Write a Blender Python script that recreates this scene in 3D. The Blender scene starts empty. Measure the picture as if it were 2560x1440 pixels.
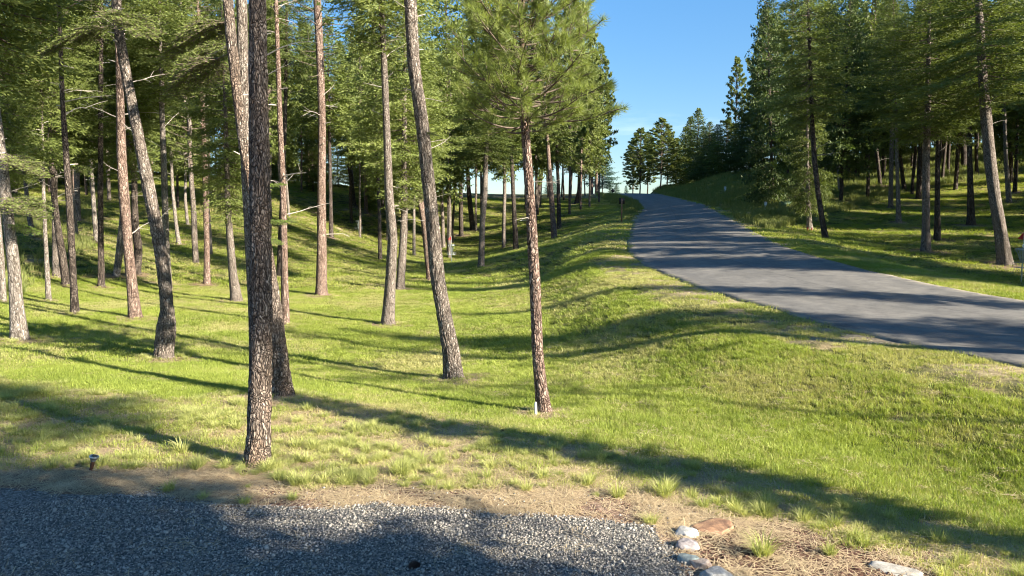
import bpy, math, random
import numpy as np
from mathutils import Vector, Matrix

rng = np.random.default_rng(7)
random.seed(7)
sc = bpy.context.scene
COL = sc.collection
R = math.radians

# ------------------------------------------------------------------ camera, sky, sun, exposure
CAM_Z, F, HZ = 2.4, 1850.0, 560.0            # eye height (m), focal length and horizon row for a 2560 px wide picture
PITCH = math.atan((720 - HZ) / F)
cam_d = bpy.data.cameras.new('camera'); cam = bpy.data.objects.new('camera', cam_d); COL.objects.link(cam)
cam.location = (0, 0, CAM_Z); cam.rotation_euler = (math.pi / 2 - PITCH, 0, 0)
cam_d.sensor_width = 36; cam_d.lens = F / 2560 * 36; cam_d.clip_start = 0.05; cam_d.clip_end = 4000
sc.camera = cam

SUN_EL = R(24.5)
SUN_H = np.array([0.857, -0.515]); SUN_H /= np.linalg.norm(SUN_H)      # horizontal direction towards the sun
world = bpy.data.worlds.new('World'); sc.world = world; world.use_nodes = True
wn, wl = world.node_tree.nodes, world.node_tree.links
wn.clear()
w_out = wn.new('ShaderNodeOutputWorld'); w_bg = wn.new('ShaderNodeBackground')
sky = wn.new('ShaderNodeTexSky'); sky.sky_type = 'NISHITA'; sky.sun_disc = False
sky.sun_elevation = SUN_EL; sky.sun_rotation = math.atan2(SUN_H[0], SUN_H[1])
sky.air_density = 1.0; sky.dust_density = 0.3; sky.ozone_density = 2.0; sky.altitude = 700
w_bg.inputs['Strength'].default_value = 0.065
hsv = wn.new('ShaderNodeHueSaturation'); hsv.inputs['Saturation'].default_value = 1.27
wl.new(sky.outputs[0], hsv.inputs['Color'])
hz = wn.new('ShaderNodeMapRange'); hz.inputs['From Min'].default_value = 0.0; hz.inputs['From Max'].default_value = 0.32
hz.inputs['To Min'].default_value = 0.60; hz.inputs['To Max'].default_value = 1.0; wl.new(hz.outputs[0], hsv.inputs['Value'])
# thin clouds low over the horizon
tc = wn.new('ShaderNodeTexCoord'); mp = wn.new('ShaderNodeMapping'); mp.inputs['Scale'].default_value = (2.2, 2.2, 12)
nz = wn.new('ShaderNodeTexNoise'); nz.inputs['Scale'].default_value = 2.3; nz.inputs['Detail'].default_value = 7; nz.inputs['Roughness'].default_value = 0.6
cr = wn.new('ShaderNodeValToRGB'); cr.color_ramp.elements[0].position = 0.54; cr.color_ramp.elements[1].position = 0.72
sep = wn.new('ShaderNodeSeparateXYZ'); mr = wn.new('ShaderNodeMapRange')
mr.inputs['From Min'].default_value = 0.03; mr.inputs['From Max'].default_value = 0.16
mr.inputs['To Min'].default_value = 0.85; mr.inputs['To Max'].default_value = 0.0
mul = wn.new('ShaderNodeMath'); mul.operation = 'MULTIPLY'
mixc = wn.new('ShaderNodeMixRGB'); mixc.inputs['Color2'].default_value = (6.0, 6.6, 7.2, 1)
wl.new(tc.outputs['Generated'], mp.inputs[0]); wl.new(mp.outputs[0], nz.inputs['Vector']); wl.new(nz.outputs['Fac'], cr.inputs[0])
wl.new(tc.outputs['Generated'], sep.inputs[0]); wl.new(sep.outputs['Z'], hz.inputs['Value']); wl.new(sep.outputs['Z'], mr.inputs['Value'])
wl.new(cr.outputs[0], mul.inputs[0]); wl.new(mr.outputs[0], mul.inputs[1])
wl.new(mul.outputs[0], mixc.inputs['Fac']); wl.new(hsv.outputs[0], mixc.inputs['Color1'])
wl.new(mixc.outputs[0], w_bg.inputs['Color']); wl.new(w_bg.outputs[0], w_out.inputs[0])

sun_d = bpy.data.lights.new('sun', 'SUN'); sun = bpy.data.objects.new('sun', sun_d); COL.objects.link(sun)
sun_d.energy = 5.0; sun_d.angle = R(0.53); sun_d.color = (1.0, 0.91, 0.76)
sdir = Vector((SUN_H[0] * math.cos(SUN_EL), SUN_H[1] * math.cos(SUN_EL), math.sin(SUN_EL)))
sun.rotation_euler = sdir.to_track_quat('Z', 'Y').to_euler(); sun.location = (30, -20, 40)
sc.view_settings.view_transform = 'Standard'; sc.view_settings.look = 'None'
sc.view_settings.exposure = 1.95; sc.view_settings.gamma = 1.0; sc.view_settings.use_curve_mapping = False
sc.render.engine = 'CYCLES'
sc.cycles.max_bounces = 6; sc.cycles.diffuse_bounces = 3; sc.cycles.glossy_bounces = 2
sc.cycles.transmission_bounces = 3; sc.cycles.transparent_max_bounces = 4
sc.cycles.pixel_filter_type = 'BLACKMAN_HARRIS'; sc.cycles.filter_width = 1.05
sc.cycles.use_adaptive_sampling = True; sc.cycles.adaptive_threshold = 0.02

# ------------------------------------------------------------------ projection helpers (photo pixels 2560x1440)
cp, sp = math.cos(PITCH), math.sin(PITCH)
def ray(px, py):
    u, v = (px - 1280) / F, (720 - py) / F
    return np.array([u, cp + v * sp, v * cp - sp])
def at(px, py, Y):
    d = ray(px, py); t = Y / d[1]
    return np.array([d[0] * t, Y, CAM_Z + d[2] * t])
def project(X, Y, Z):
    dz = Z - CAM_Z
    f = Y * cp - dz * sp; v = Y * sp + dz * cp
    f = np.where(f < 0.2, 0.2, f)
    return 1280 + F * X / f, 720 - F * v / f

# ------------------------------------------------------------------ noise
def _hash(ix, iy, iz, s):
    h = (ix.astype(np.int64) * 374761393 + iy.astype(np.int64) * 668265263 + iz.astype(np.int64) * 2147483647 + s * 974711) & 0xffffffff
    h = ((h ^ (h >> 13)) * 1274126177) & 0xffffffff
    h = ((h ^ (h >> 16)) * 2246822519) & 0xffffffff
    return ((h ^ (h >> 15)) & 0xffffff) / float(0xffffff)
def noise3(x, y, z, s=0):
    ix, iy, iz = np.floor(x), np.floor(y), np.floor(z)
    fx, fy, fz = x - ix, y - iy, z - iz
    fx = fx * fx * (3 - 2 * fx); fy = fy * fy * (3 - 2 * fy); fz = fz * fz * (3 - 2 * fz)
    r = 0
    for dx in (0, 1):
        for dy in (0, 1):
            for dz in (0, 1):
                w = (fx if dx else 1 - fx) * (fy if dy else 1 - fy) * (fz if dz else 1 - fz)
                r = r + w * _hash(ix + dx, iy + dy, iz + dz, s)
    return r
def fbm(x, y, sc_, octv=3, s=0):
    a, t, n = 1.0, 0.0, 0.0
    x = np.asarray(x, float); y = np.asarray(y, float)
    for k in range(octv):
        t = t + a * noise3(x * sc_, y * sc_, np.zeros_like(x) + 0.37 + k, s + k); n += a; a *= 0.5; sc_ *= 2.1
    return t / n
def sstep(a, b, x):
    t = np.clip((x - a) / (b - a), 0, 1); return t * t * (3 - 2 * t)

# ------------------------------------------------------------------ terrain
RL = [(-40, 40, .3), (-10, 22, .3), (0, 14, .22), (5, 10.8, .22), (9.1, 8.3, .25), (10.6, 7.35, .30), (13, 6.3, .42), (16.5, 5.6, .54), (20.6, 5.2, .62), (25.5, 5.2, .68), (28.5, 5.1, .78), (30.8, 5.1, .95), (33.5, 5.25, 1.2), (38.7, 6.05, 1.5), (43, 6.8, 1.85), (53, 8.6, 2.2),
      (64, 10.8, 2.99), (76, 13.5, 3.96), (90, 15.6, 4.8), (105, 17.1, 5.8), (132, 18.2, 7.8), (140, 18.6, 7.9), (155, 20, 7.3), (180, 26, 5), (260, 42, -3)]
RR = [(-40, 48, .3), (-10, 31, .3), (0, 23, .3), (9.1, 16.2, .36), (17.4, 12.05, .54), (21, 11.6, .72), (25, 11.4, .95), (28, 11.3, 1.2), (33, 11.9, 1.45), (36, 12.5, 1.62), (41, 13.3, 1.96), (49, 14.6, 2.6), (58, 15.9, 3.4),
      (70, 17.7, 4.3), (90, 20.3, 5.46), (118, 23.4, 7.05), (135, 24.3, 7.87), (142, 24.8, 7.9), (155, 26, 7.3), (180, 32, 5), (260, 48, -3)]
_yy = np.arange(-40, 260, 0.5)
def _sm(a, k=9):
    p = np.pad(a, k, mode='edge'); ker = np.hanning(2 * k + 1); ker /= ker.sum(); return np.convolve(p, ker, 'valid')
def _curve(T, c, k): T = np.array(T); return _sm(np.interp(_yy, T[:, 0], T[:, c]), k)
_XL, _ZL, _XR, _ZR = _curve(RL, 1, 5), _curve(RL, 2, 9), _curve(RR, 1, 5), _curve(RR, 2, 9)
def road(Y): return [np.interp(Y, _yy, a) for a in (_XL, _ZL, _XR, _ZR)]

CP_PX = [(740,990,10.3),(1380,1105,8.2),(1900,1190,7.4),(2560,1385,6.05),(640,1165,7.3),(100,1150,7.5),(0,960,11.1),
 (1355,1035,10.9),(1135,945,13.9),(2560,1250,7.3),(2560,1050,9.3),(2200,1080,9.3),(1800,1000,10.5),(1800,850,13.3),(1500,900,14.4),(1500,790,18.9),(1400,850,17.9),
 (1500,723,24.6),(1400,750,25.3),(1300,770,25.5),(1400,690,35.6),(1500,640,36),(1300,690,39.9),(1450,600,50),(1350,620,50),(1250,640,52),
 (1130,656,62),(1200,667,50),(1130,600,78),(1130,560,88),(1250,560,85),(1350,540,80),(1500,520,88),(1450,500,105),(1500,487,130),
 (1300,487,125),(1200,490,115),(1100,487,110),(897,588,67),(900,540,75),(900,500,83),(800,640,48.6),(800,600,55),(750,540,65),(750,485,76),
 (600,600,50),(600,520,62),(600,470,73),(450,600,48),(450,520,60),(450,460,75),(250,600,42),(250,520,55),(250,480,65),
 (100,620,34),(100,560,42),(0,600,34),(0,540,45),(400,720,30),(650,700,35),(650,760,25.9),(200,760,23.6),(0,760,21),(900,700,37.7),
 (900,650,51.4),(1000,800,23.1),(1100,860,18.5),(1000,740,30.8),(1100,720,35.3),(400,850,16.6),(100,900,13.05),(800,900,15.5),
 (2560,735,24.3),(2555,705,30),(2300,690,26.5),(2512,660,34),(2312,628,38),(2100,630,33),(2062,597,41),(2025,573,48),(1900,550,50),(1900,520,57),
 (1850,490,68),(1800,470,78),(1760,490,85),(1710,487,100),(1670,478,125),(1640,468,150),(1800,442,112),(1900,430,105),(2000,440,90),
 (2100,478,72),(2143,450,80),(2230,515,58),(2250,555,50),(2300,430,90),(2425,560,46),(2560,560,46),(2560,470,62),(2560,380,85),(2400,400,88)]
CPW = [at(*c) for c in CP_PX] + [np.array(c, float) for c in [(-8,2,0),(-4,4,0),(0,3,0),(0,6,0),(3,3,-.08),(4.5,5,-.22),(-8,6,0),(0,-5,0),(2,5,0),(-60,0,1),(-60,60,5),(-80,100,10),(60,0,2),
 (60,30,4.5),(95,60,11),(90,100,15),(0,-30,0),(30,-20,.5),(-30,-20,0),(26,8,.3),(30,22,.6),(-20,15,.5),(-30,30,2.2),(0,200,3),(30,200,4),(80,180,13),(-60,160,9),(45,10,1.2),(24,16,.35)]]
for Y in range(-10, 140, 9):
    xl, zl, xr, zr = road(float(Y)); CPW += [np.array([xl - .4, Y, zl]), np.array([xr + .5, Y, zr])]
CPW = np.array(CPW)
_S = 40.0
def _tk(a, b):
    d2 = ((a[:, None, :] - b[None, :, :]) ** 2).sum(-1); return 0.5 * d2 * np.log(d2 + 1e-9)
_P = CPW[:, :2] / _S; _n = len(_P)
_A = np.zeros((_n + 3, _n + 3)); _A[:_n, :_n] = _tk(_P, _P) + np.eye(_n) * 0.003
_A[:_n, _n] = 1; _A[:_n, _n + 1:] = _P; _A[_n, :_n] = 1; _A[_n + 1:, :_n] = _P.T
_w = np.linalg.solve(_A, np.r_[CPW[:, 2], 0, 0, 0])
def tps(X, Y):
    Q = np.stack([np.ravel(X), np.ravel(Y)], 1) / _S; out = np.empty(len(Q))
    for i in range(0, len(Q), 20000):
        q = Q[i:i + 20000]; out[i:i + 20000] = _tk(q, _P) @ _w[:_n] + _w[_n] + q @ _w[_n + 1:]
    return out.reshape(np.shape(X))
def height(X, Y, micro=True):
    X = np.asarray(X, float); Y = np.asarray(Y, float)
    h = tps(X, Y); r = np.hypot(X, Y)
    far = sstep(150, 260, r); h = h * (1 - far) - 6 * far
    xl, zl, xr, zr = road(Y)
    t = np.clip((X - xl) / (xr - xl), 0, 1); zr_ = zl * (1 - t) + zr * t
    d = np.maximum(np.maximum(xl - X, X - xr), 0)
    w = 1 - sstep(0.4, 4.4, d)
    w = w * (1 - sstep(200, 240, Y))
    h = h * (1 - w) + zr_ * w
    if micro:
        m = (fbm(X, Y, 0.9, 3, 5) - 0.5) * 0.09 + (fbm(X, Y, 5.0, 2, 9) - 0.5) * 0.02
        h = h + m * sstep(0.1, 0.9, d)
        h = h - 0.05 * (1 - sstep(-0.25, -0.1, -np.minimum(X - xl, xr - X))) * 1.0
    return h
_ts = np.geomspace(2.5, 230, 2600)
def ground_at(px, py):
    """point of the ground seen at a photo pixel"""
    d = ray(px, py); Y = _ts; t = Y / d[1]
    g = height(d[0] * t, Y, True); z = CAM_Z + d[2] * t
    k = np.nonzero(z <= g)[0]
    i = k[0] if len(k) else int(np.argmin(z - g))
    return np.array([d[0] * t[i], Y[i], g[i]])
def gz(x, y): return float(height(np.array([x]), np.array([y]))[0])

# zones of the ground (outlined on the photo, laid on the terrain)
GRAVEL = [(-900,1195),(0,1213),(300,1230),(700,1272),(1000,1256),(1400,1290),(1640,1316),(1690,1370),(1760,1460),(1900,1800),(-1500,1800)]
DIRT = [(-900,1150),(0,1176),(300,1172),(590,1176),(700,1205),(760,1222),(1000,1222),(1300,1226),(1500,1232),(1680,1268),(1850,1290),(2000,1315),(2300,1425),(2500,1530),(2800,1800),(-1500,1800)]
BERM = [(-900,900),(0,945),(400,1000),(600,985),(740,992),(1050,1035),(1380,1108),(1700,1152),(1900,1192),(2100,1242),(2350,1312),(2560,1388),(2900,1500),(3500,1800),(-1500,1800)]
MULCH = [(1740,1345),(1900,1300),(2150,1315),(2400,1400),(2600,1490),(3000,1800),(1900,1800),(1770,1440)]
TALL_R = [(1640,482),(1700,497),(1800,524),(1870,558),(1935,578),(2010,560),(2150,520),(2300,470),(2600,430),(2600,200),(1500,200),(1600,470)]
TALL_L = [(1490,486),(1556,489),(1604,512),(1604,540),(1596,556),(1572,552),(1545,520),(1510,498)]
TALL_B = [(-400,560),(0,500),(230,500),(270,560),(240,610),(110,690),(40,740),(-400,800)]
def inpoly(px, py, poly):
    c = np.zeros(px.shape, bool); n = len(poly)
    for i in range(n):
        x1, y1 = poly[i]; x2, y2 = poly[(i + 1) % n]
        if y1 == y2: continue
        c ^= ((y1 > py) != (y2 > py)) & (px < (x2 - x1) * (py - y1) / (y2 - y1) + x1)
    return c
def zones(X, Y, Z):
    j = (fbm(X, Y, 2.5, 3, 31) - .5)
    px, py = project(X + j * .25, Y + j * .35, Z)
    front = (Y > 1.5)
    z = {}
    z['gravel'] = (inpoly(px, py, GRAVEL) & front) | (Y <= 1.5) & (X < 4)
    z['dirt'] = (inpoly(px, py, DIRT) & front) | (~front & (X < 6))
    z['berm'] = inpoly(px, py, BERM) & front
    z['mulch'] = inpoly(px, py, MULCH) & front
    z['tall'] = (inpoly(px, py, TALL_R) & (Y > 40) & (X > 8)) | (inpoly(px, py, TALL_L) & (Y > 44)) | (inpoly(px, py, TALL_B) & (Y > 18) & (X < -8))
    xl, zl, xr, zr = road(Y)
    z['roaddist'] = np.maximum(xl - X, X - xr)
    z['roadleft'] = X < (xl + xr) / 2
    return z

# ------------------------------------------------------------------ mesh helpers
def mesh_np(name, V, faces, mats, tint=None, smooth=False, matidx=None, attrs=None):
    """faces: list of int arrays (n,k)"""
    me = bpy.data.meshes.new(name)
    V = np.asarray(V, np.float32); me.vertices.add(len(V)); me.vertices.foreach_set('co', V.ravel())
    faces = [np.asarray(f, np.int32) for f in faces if len(f)]
    loops = np.concatenate([f.ravel() for f in faces]); cnt = np.concatenate([np.full(len(f), f.shape[1], np.int32) for f in faces])
    me.loops.add(len(loops)); me.loops.foreach_set('vertex_index', loops)
    me.polygons.add(len(cnt)); st = np.zeros(len(cnt), np.int32); st[1:] = np.cumsum(cnt)[:-1]
    me.polygons.foreach_set('loop_start', st); me.polygons.foreach_set('loop_total', cnt)
    if matidx is not None: me.polygons.foreach_set('material_index', np.asarray(matidx, np.int32))
    if smooth: me.polygons.foreach_set('use_smooth', np.ones(len(cnt), bool))
    me.update(calc_edges=True)
    for m in (mats if isinstance(mats, (list, tuple)) else [mats]): me.materials.append(m)
    if tint is not None:
        a = me.attributes.new('tint', 'FLOAT', 'FACE'); a.data.foreach_set('value', np.asarray(tint, np.float32))
    for k, v in (attrs or {}).items():
        a = me.attributes.new(k, 'FLOAT', 'POINT'); a.data.foreach_set('value', np.asarray(v, np.float32))
    return me
def link(name, me, parent=None, loc=None, rot=None, scale=None, **props):
    o = bpy.data.objects.new(name, me); COL.objects.link(o)
    if parent is not None: o.parent = parent
    if loc is not None: o.location = loc
    if rot is not None: o.rotation_euler = rot
    if scale is not None: o.scale = scale
    for k, v in props.items():
        if v is not None: o[k] = v
    return o
def thing(name, label, category, loc, rot=None, group=None):
    return link(name, None, None, loc, rot, None, label=label, category=category, group=group)

class MB:
    """collects pieces into one mesh"""
    def __init__(s): s.V = []; s.F = {}; s.n = 0; s.T = {}
    def add(s, V, F, tint=0.5):
        V = np.asarray(V, float).reshape(-1, 3); F = np.asarray(F, int); k = F.shape[1]
        s.F.setdefault(k, []).append(F + s.n); s.T.setdefault(k, []).append(np.broadcast_to(tint, len(F)).astype(float)); s.V.append(V); s.n += len(V)
    def tube(s, P, rad, n=6, tint=0.5, cap=True):
        P = np.asarray(P, float); m = len(P); rad = np.broadcast_to(rad, m)
        T = np.gradient(P, axis=0); T /= np.linalg.norm(T, axis=1)[:, None] + 1e-9
        ref = np.array([0, 1.0, 0]) if abs(T[:, 1]).mean() < .8 else np.array([1.0, 0, 0])
        A = np.cross(T, ref); A /= np.linalg.norm(A, axis=1)[:, None] + 1e-9; B = np.cross(T, A)
        a = np.linspace(0, 2 * np.pi, n, endpoint=False)
        V = P[:, None, :] + rad[:, None, None] * (np.cos(a)[None, :, None] * A[:, None, :] + np.sin(a)[None, :, None] * B[:, None, :])
        i = np.arange(m - 1)[:, None] * n; j = np.arange(n)[None, :]; j2 = (j + 1) % n
        Fq = np.stack([i + j, i + n + j, i + n + j2, i + j2], -1).reshape(-1, 4)
        s.add(V.reshape(-1, 3), Fq, tint)
        if cap:
            for c, ring, fl in ((P[0], 0, 0), (P[-1], (m - 1) * n, 1)):
                Vc = np.vstack([V.reshape(-1, 3)[ring:ring + n], c]); k = np.arange(n); k2 = (k + 1) % n
                f = np.stack([k, k2, np.full(n, n)], 1) if fl == 0 else np.stack([k2, k, np.full(n, n)], 1)
                s.add(Vc, f, tint)
    def box(s, c, size, rot=None, tint=.5):
        v = np.array([(x, y, z) for x in (-.5, .5) for y in (-.5, .5) for z in (-.5, .5)]) * np.array(size)
        if rot is not None: v = v @ np.array(rot).T
        s.add(v + np.array(c), [(0,1,3,2),(4,6,7,5),(0,4,5,1),(2,3,7,6),(0,2,6,4),(1,5,7,3)], tint)
    def mesh(s, name, mats, smooth=False):
        ks = sorted(s.F); return mesh_np(name, np.vstack(s.V), [np.vstack(s.F[k]) for k in ks], mats, np.concatenate([np.concatenate(s.T[k]) for k in ks]), smooth)

# ------------------------------------------------------------------ materials
def mat(name):
    m = bpy.data.materials.new(name); m.use_nodes = True; nt = m.node_tree; nt.nodes.clear()
    out = nt.nodes.new('ShaderNodeOutputMaterial'); return m, nt, out
def N(nt, t, **kw):
    n = nt.nodes.new('ShaderNode' + t)
    for k, v in kw.items():
        if k in n.inputs: n.inputs[k].default_value = v
        else: setattr(n, k, v)
    return n
def ramp(nt, fac, stops):
    r = N(nt, 'ValToRGB'); e = r.color_ramp.elements
    while len(e) < len(stops): e.new(0.5)
    for k, (p, c) in enumerate(stops): e[k].position = p; e[k].color = (*c, 1) if len(c) == 3 else c
    nt.links.new(fac, r.inputs[0]); return r.outputs[0]
def mixrgb(nt, fac, a, b, mode='MIX'):
    n = N(nt, 'MixRGB'); n.blend_type = mode
    for i, v in ((0, fac), (1, a), (2, b)):
        if hasattr(v, 'node') or hasattr(v, 'is_linked'): nt.links.new(v, n.inputs[i])
        else: n.inputs[i].default_value = v if i == 0 else (*v, 1)
    return n.outputs[0]
def math_(nt, op, a, b=0.0, clamp=False):
    n = N(nt, 'Math'); n.operation = op; n.use_clamp = clamp
    for i, v in ((0, a), (1, b)):
        if hasattr(v, 'is_linked'): nt.links.new(v, n.inputs[i])
        else: n.inputs[i].default_value = v
    return n.outputs[0]

def leaf_mat(name, dark, light, trans=0.35, hue_noise=0.25, rough=0.55, world_scale=0.35, tip=None):
    m, nt, out = mat(name); L = nt.links
    at_ = N(nt, 'Attribute'); at_.attribute_name = 'tint'
    oi = N(nt, 'ObjectInfo'); geo = N(nt, 'NewGeometry'); nz = N(nt, 'TexNoise', Scale=world_scale, Detail=3.0)
    L.new(geo.outputs['Position'], nz.inputs['Vector'])
    f = math_(nt, 'ADD', math_(nt, 'MULTIPLY', at_.outputs['Fac'], 0.55), math_(nt, 'MULTIPLY', oi.outputs['Random'], 0.2))
    f = math_(nt, 'ADD', f, math_(nt, 'MULTIPLY', math_(nt, 'SUBTRACT', nz.outputs['Fac'], 0.35), hue_noise * 2), True)
    stops = [(0.0, dark), (0.75, light)] + ([(1.0, tip)] if tip else [])
    c = ramp(nt, f, stops)
    d = N(nt, 'BsdfPrincipled', Roughness=rough); d.inputs['Specular IOR Level'].default_value = 0.25
    t = N(nt, 'BsdfTranslucent'); mx = N(nt, 'MixShader'); mx.inputs[0].default_value = trans
    L.new(c, d.inputs['Base Color'])
    L.new(mixrgb(nt, 1.0, c, (1.15, 1.2, 0.55), 'MULTIPLY'), t.inputs['Color'])
    L.new(d.outputs[0], mx.inputs[1]); L.new(t.outputs[0], mx.inputs[2]); L.new(mx.outputs[0], out.inputs[0])
    return m
M_FIR = leaf_mat('fir_needles', (.026, .048, .012), (.175, .212, .055), .34)
M_FIRL = leaf_mat('fir_needles_light', (.045, .078, .018), (.225, .262, .075), .34)
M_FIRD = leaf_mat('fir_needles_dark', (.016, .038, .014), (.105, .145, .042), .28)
M_PINE = leaf_mat('pine_needles', (.045, .075, .024), (.25, .285, .085), .32, .12)
M_PINEN = leaf_mat('long_pine_needles', (.10, .145, .045), (.33, .37, .11), .42, .10, .4, 1.2)
M_SPRUCE = leaf_mat('blue_spruce_needles', (.03, .07, .055), (.09, .16, .12), .2)
M_LIME = leaf_mat('new_growth_needles', (.09, .17, .02), (.24, .36, .05), .4)
M_LAWN = leaf_mat('lawn_blades', (.150, .215, .030), (.380, .430, .092), .38, .45, .5, .5, (.64, .57, .24))
M_LAWND = leaf_mat('dry_lawn_blades', (.24, .26, .08), (.54, .50, .22), .4, .3, .5, .8, (.70, .60, .34))
M_BUNCH = leaf_mat('bunch_grass_blades', (.22, .27, .07), (.55, .54, .22), .4, .3, .5, 1.5, (.72, .63, .34))
M_TALL = leaf_mat('tall_grass_blades', (.11, .16, .035), (.27, .28, .10), .35, .4, .6, .25, (.46, .38, .20))

def bark_mat(name, crack, plate, pale, scale=16, bump=.6, red=None):
    m, nt, out = mat(name); L = nt.links
    tc = N(nt, 'TexCoord'); mp = N(nt, 'Mapping'); mp.inputs['Scale'].default_value = (1, 1, .45); L.new(tc.outputs['Object'], mp.inputs[0])
    nd = N(nt, 'TexNoise', Scale=7.0, Detail=3.0); L.new(mp.outputs[0], nd.inputs['Vector'])
    add = N(nt, 'VectorMath', operation='MULTIPLY_ADD'); L.new(nd.outputs['Color'], add.inputs[0]); add.inputs[1].default_value = (.16, .16, .22); L.new(mp.outputs[0], add.inputs[2])
    vo = N(nt, 'TexVoronoi', Scale=scale, feature='DISTANCE_TO_EDGE'); L.new(add.outputs[0], vo.inputs['Vector'])
    vc = N(nt, 'TexVoronoi', Scale=scale, feature='F1'); L.new(add.outputs[0], vc.inputs['Vector'])
    fine = N(nt, 'TexNoise', Scale=90.0, Detail=4.0); L.new(tc.outputs['Object'], fine.inputs['Vector'])
    big = N(nt, 'TexNoise', Scale=2.2, Detail=4.0, Roughness=.65); L.new(mp.outputs[0], big.inputs['Vector'])
    oi = N(nt, 'ObjectInfo')
    sepc = N(nt, 'SeparateColor'); L.new(vc.outputs['Color'], sepc.inputs[0])
    f = math_(nt, 'ADD', math_(nt, 'MULTIPLY', sepc.outputs[0], .45), math_(nt, 'MULTIPLY', fine.outputs['Fac'], .55))
    f = math_(nt, 'ADD', math_(nt, 'MULTIPLY', f, .7), math_(nt, 'MULTIPLY', big.outputs['Fac'], .35))
    base = ramp(nt, f, [(.25, [c * .55 for c in plate]), (.5, plate), (.72, pale)])
    if red:
        rf = ramp(nt, big.outputs['Fac'], [(.45, (0, 0, 0)), (.62, (1, 1, 1))]); base = mixrgb(nt, math_(nt, 'MULTIPLY', rf, .55), base, red)
    cf = ramp(nt, vo.outputs['Distance'], [(.02, (0, 0, 0)), (.16, (1, 1, 1))])
    col = mixrgb(nt, cf, crack, base)
    mp2 = N(nt, 'Mapping'); mp2.inputs['Scale'].default_value = (1, 1, .42); L.new(add.outputs[0], mp2.inputs[0])
    v2 = N(nt, 'TexVoronoi', Scale=scale * .45, feature='DISTANCE_TO_EDGE'); L.new(mp2.outputs[0], v2.inputs['Vector'])
    col = mixrgb(nt, 1.0, col, ramp(nt, v2.outputs['Distance'], [(.01, (.42, .40, .38)), (.10, (1, 1, 1))]), 'MULTIPLY')
    b = N(nt, 'BsdfPrincipled', Roughness=.92); b.inputs['Specular IOR Level'].default_value = .15
    L.new(col, b.inputs['Base Color'])
    hgt = math_(nt, 'ADD', ramp(nt, vo.outputs['Distance'], [(0, (0, 0, 0)), (.25, (1, 1, 1))]), math_(nt, 'MULTIPLY', fine.outputs['Fac'], .35))
    bp = N(nt, 'Bump', Strength=bump, Distance=.02); L.new(hgt, bp.inputs['Height']); L.new(bp.outputs[0], b.inputs['Normal'])
    L.new(b.outputs[0], out.inputs[0]); return m
M_BARK = bark_mat('grey_brown_bark', (.085, .068, .056), (.24, .20, .168), (.42, .37, .32), 34, .8)
M_BARKN = bark_mat('rough_flaky_bark', (.075, .058, .048), (.26, .21, .175), (.46, .395, .33), 40, 1.0, (.30, .19, .12))
M_BARKR = bark_mat('reddish_pine_bark', (.080, .050, .040), (.27, .190, .152), (.44, .345, .285), 28, .8)
M_BARKD = bark_mat('dark_bark', (.022, .017, .015), (.10, .08, .066), (.20, .165, .14), 22, .8)
M_BARKP = bark_mat('pale_bark', (.12, .10, .085), (.27, .235, .20), (.39, .355, .315), 30, .6)

def simple(name, col, rough=.7, metal=0.0, noise=.0, nscale=8, bump=0):
    m, nt, out = mat(name); L = nt.links
    b = N(nt, 'BsdfPrincipled', Roughness=rough, Metallic=metal)
    tc = N(nt, 'TexCoord'); nz = N(nt, 'TexNoise', Scale=float(nscale), Detail=5.0); L.new(tc.outputs['Object'], nz.inputs['Vector'])
    c = ramp(nt, nz.outputs['Fac'], [(.3, [x * (1 - noise) for x in col]), (.7, [min(1, x * (1 + noise)) for x in col])])
    L.new(c, b.inputs['Base Color'])
    if bump:
        bp = N(nt, 'Bump', Strength=bump, Distance=.01); L.new(nz.outputs['Fac'], bp.inputs['Height']); L.new(bp.outputs[0], b.inputs['Normal'])
    L.new(b.outputs[0], out.inputs[0]); return m
M_TWIG = simple('weathered_twig', (.42, .37, .32), .9, 0, .3, 20)
M_TWIGD = simple('branch_wood', (.12, .09, .07), .9, 0, .3, 20)

def ground_material():
    m, nt, out = mat('ground_cover'); L = nt.links
    geo = N(nt, 'NewGeometry'); P = geo.outputs['Position']
    def nz(s, d=4.0, r=.55):
        n = N(nt, 'TexNoise', Scale=s, Detail=d, Roughness=r); L.new(P, n.inputs['Vector']); return n.outputs['Fac']
    def attr(n): a = N(nt, 'Attribute'); a.attribute_name = n; return a.outputs['Fac']
    lawn = ramp(nt, nz(1.3, 6, .65), [(.32, (.035, .060, .012)), (.50, (.11, .125, .032)), (.64, (.32, .25, .13))])
    lawn = mixrgb(nt, ramp(nt, nz(40, 3), [(.35, (0, 0, 0)), (.65, (1, 1, 1))]), mixrgb(nt, 1.0, lawn, (.45, .45, .45), 'MULTIPLY'), lawn)
    dry = ramp(nt, nz(14, 6, .7), [(.3, (.16, .12, .075)), (.5, (.36, .28, .18)), (.66, (.55, .45, .28))])
    dirt = ramp(nt, nz(22, 6, .7), [(.3, (.09, .055, .042)), (.5, (.20, .135, .10)), (.68, (.40, .29, .21))])
    mulch = ramp(nt, nz(34, 6, .75), [(.35, (.035, .018, .012)), (.52, (.12, .065, .045)), (.68, (.36, .25, .18))])
    c = mixrgb(nt, attr('dry'), lawn, dry); c = mixrgb(nt, attr('dirt'), c, dirt); c = mixrgb(nt, attr('mulch'), c, mulch)
    b = N(nt, 'BsdfPrincipled', Roughness=.95); b.inputs['Specular IOR Level'].default_value = .1
    L.new(c, b.inputs['Base Color'])
    bp = N(nt, 'Bump', Strength=.7, Distance=.03); L.new(math_(nt, 'ADD', nz(30, 5), nz(6, 3)), bp.inputs['Height']); L.new(bp.outputs[0], b.inputs['Normal'])
    L.new(b.outputs[0], out.inputs[0]); return m
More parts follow.
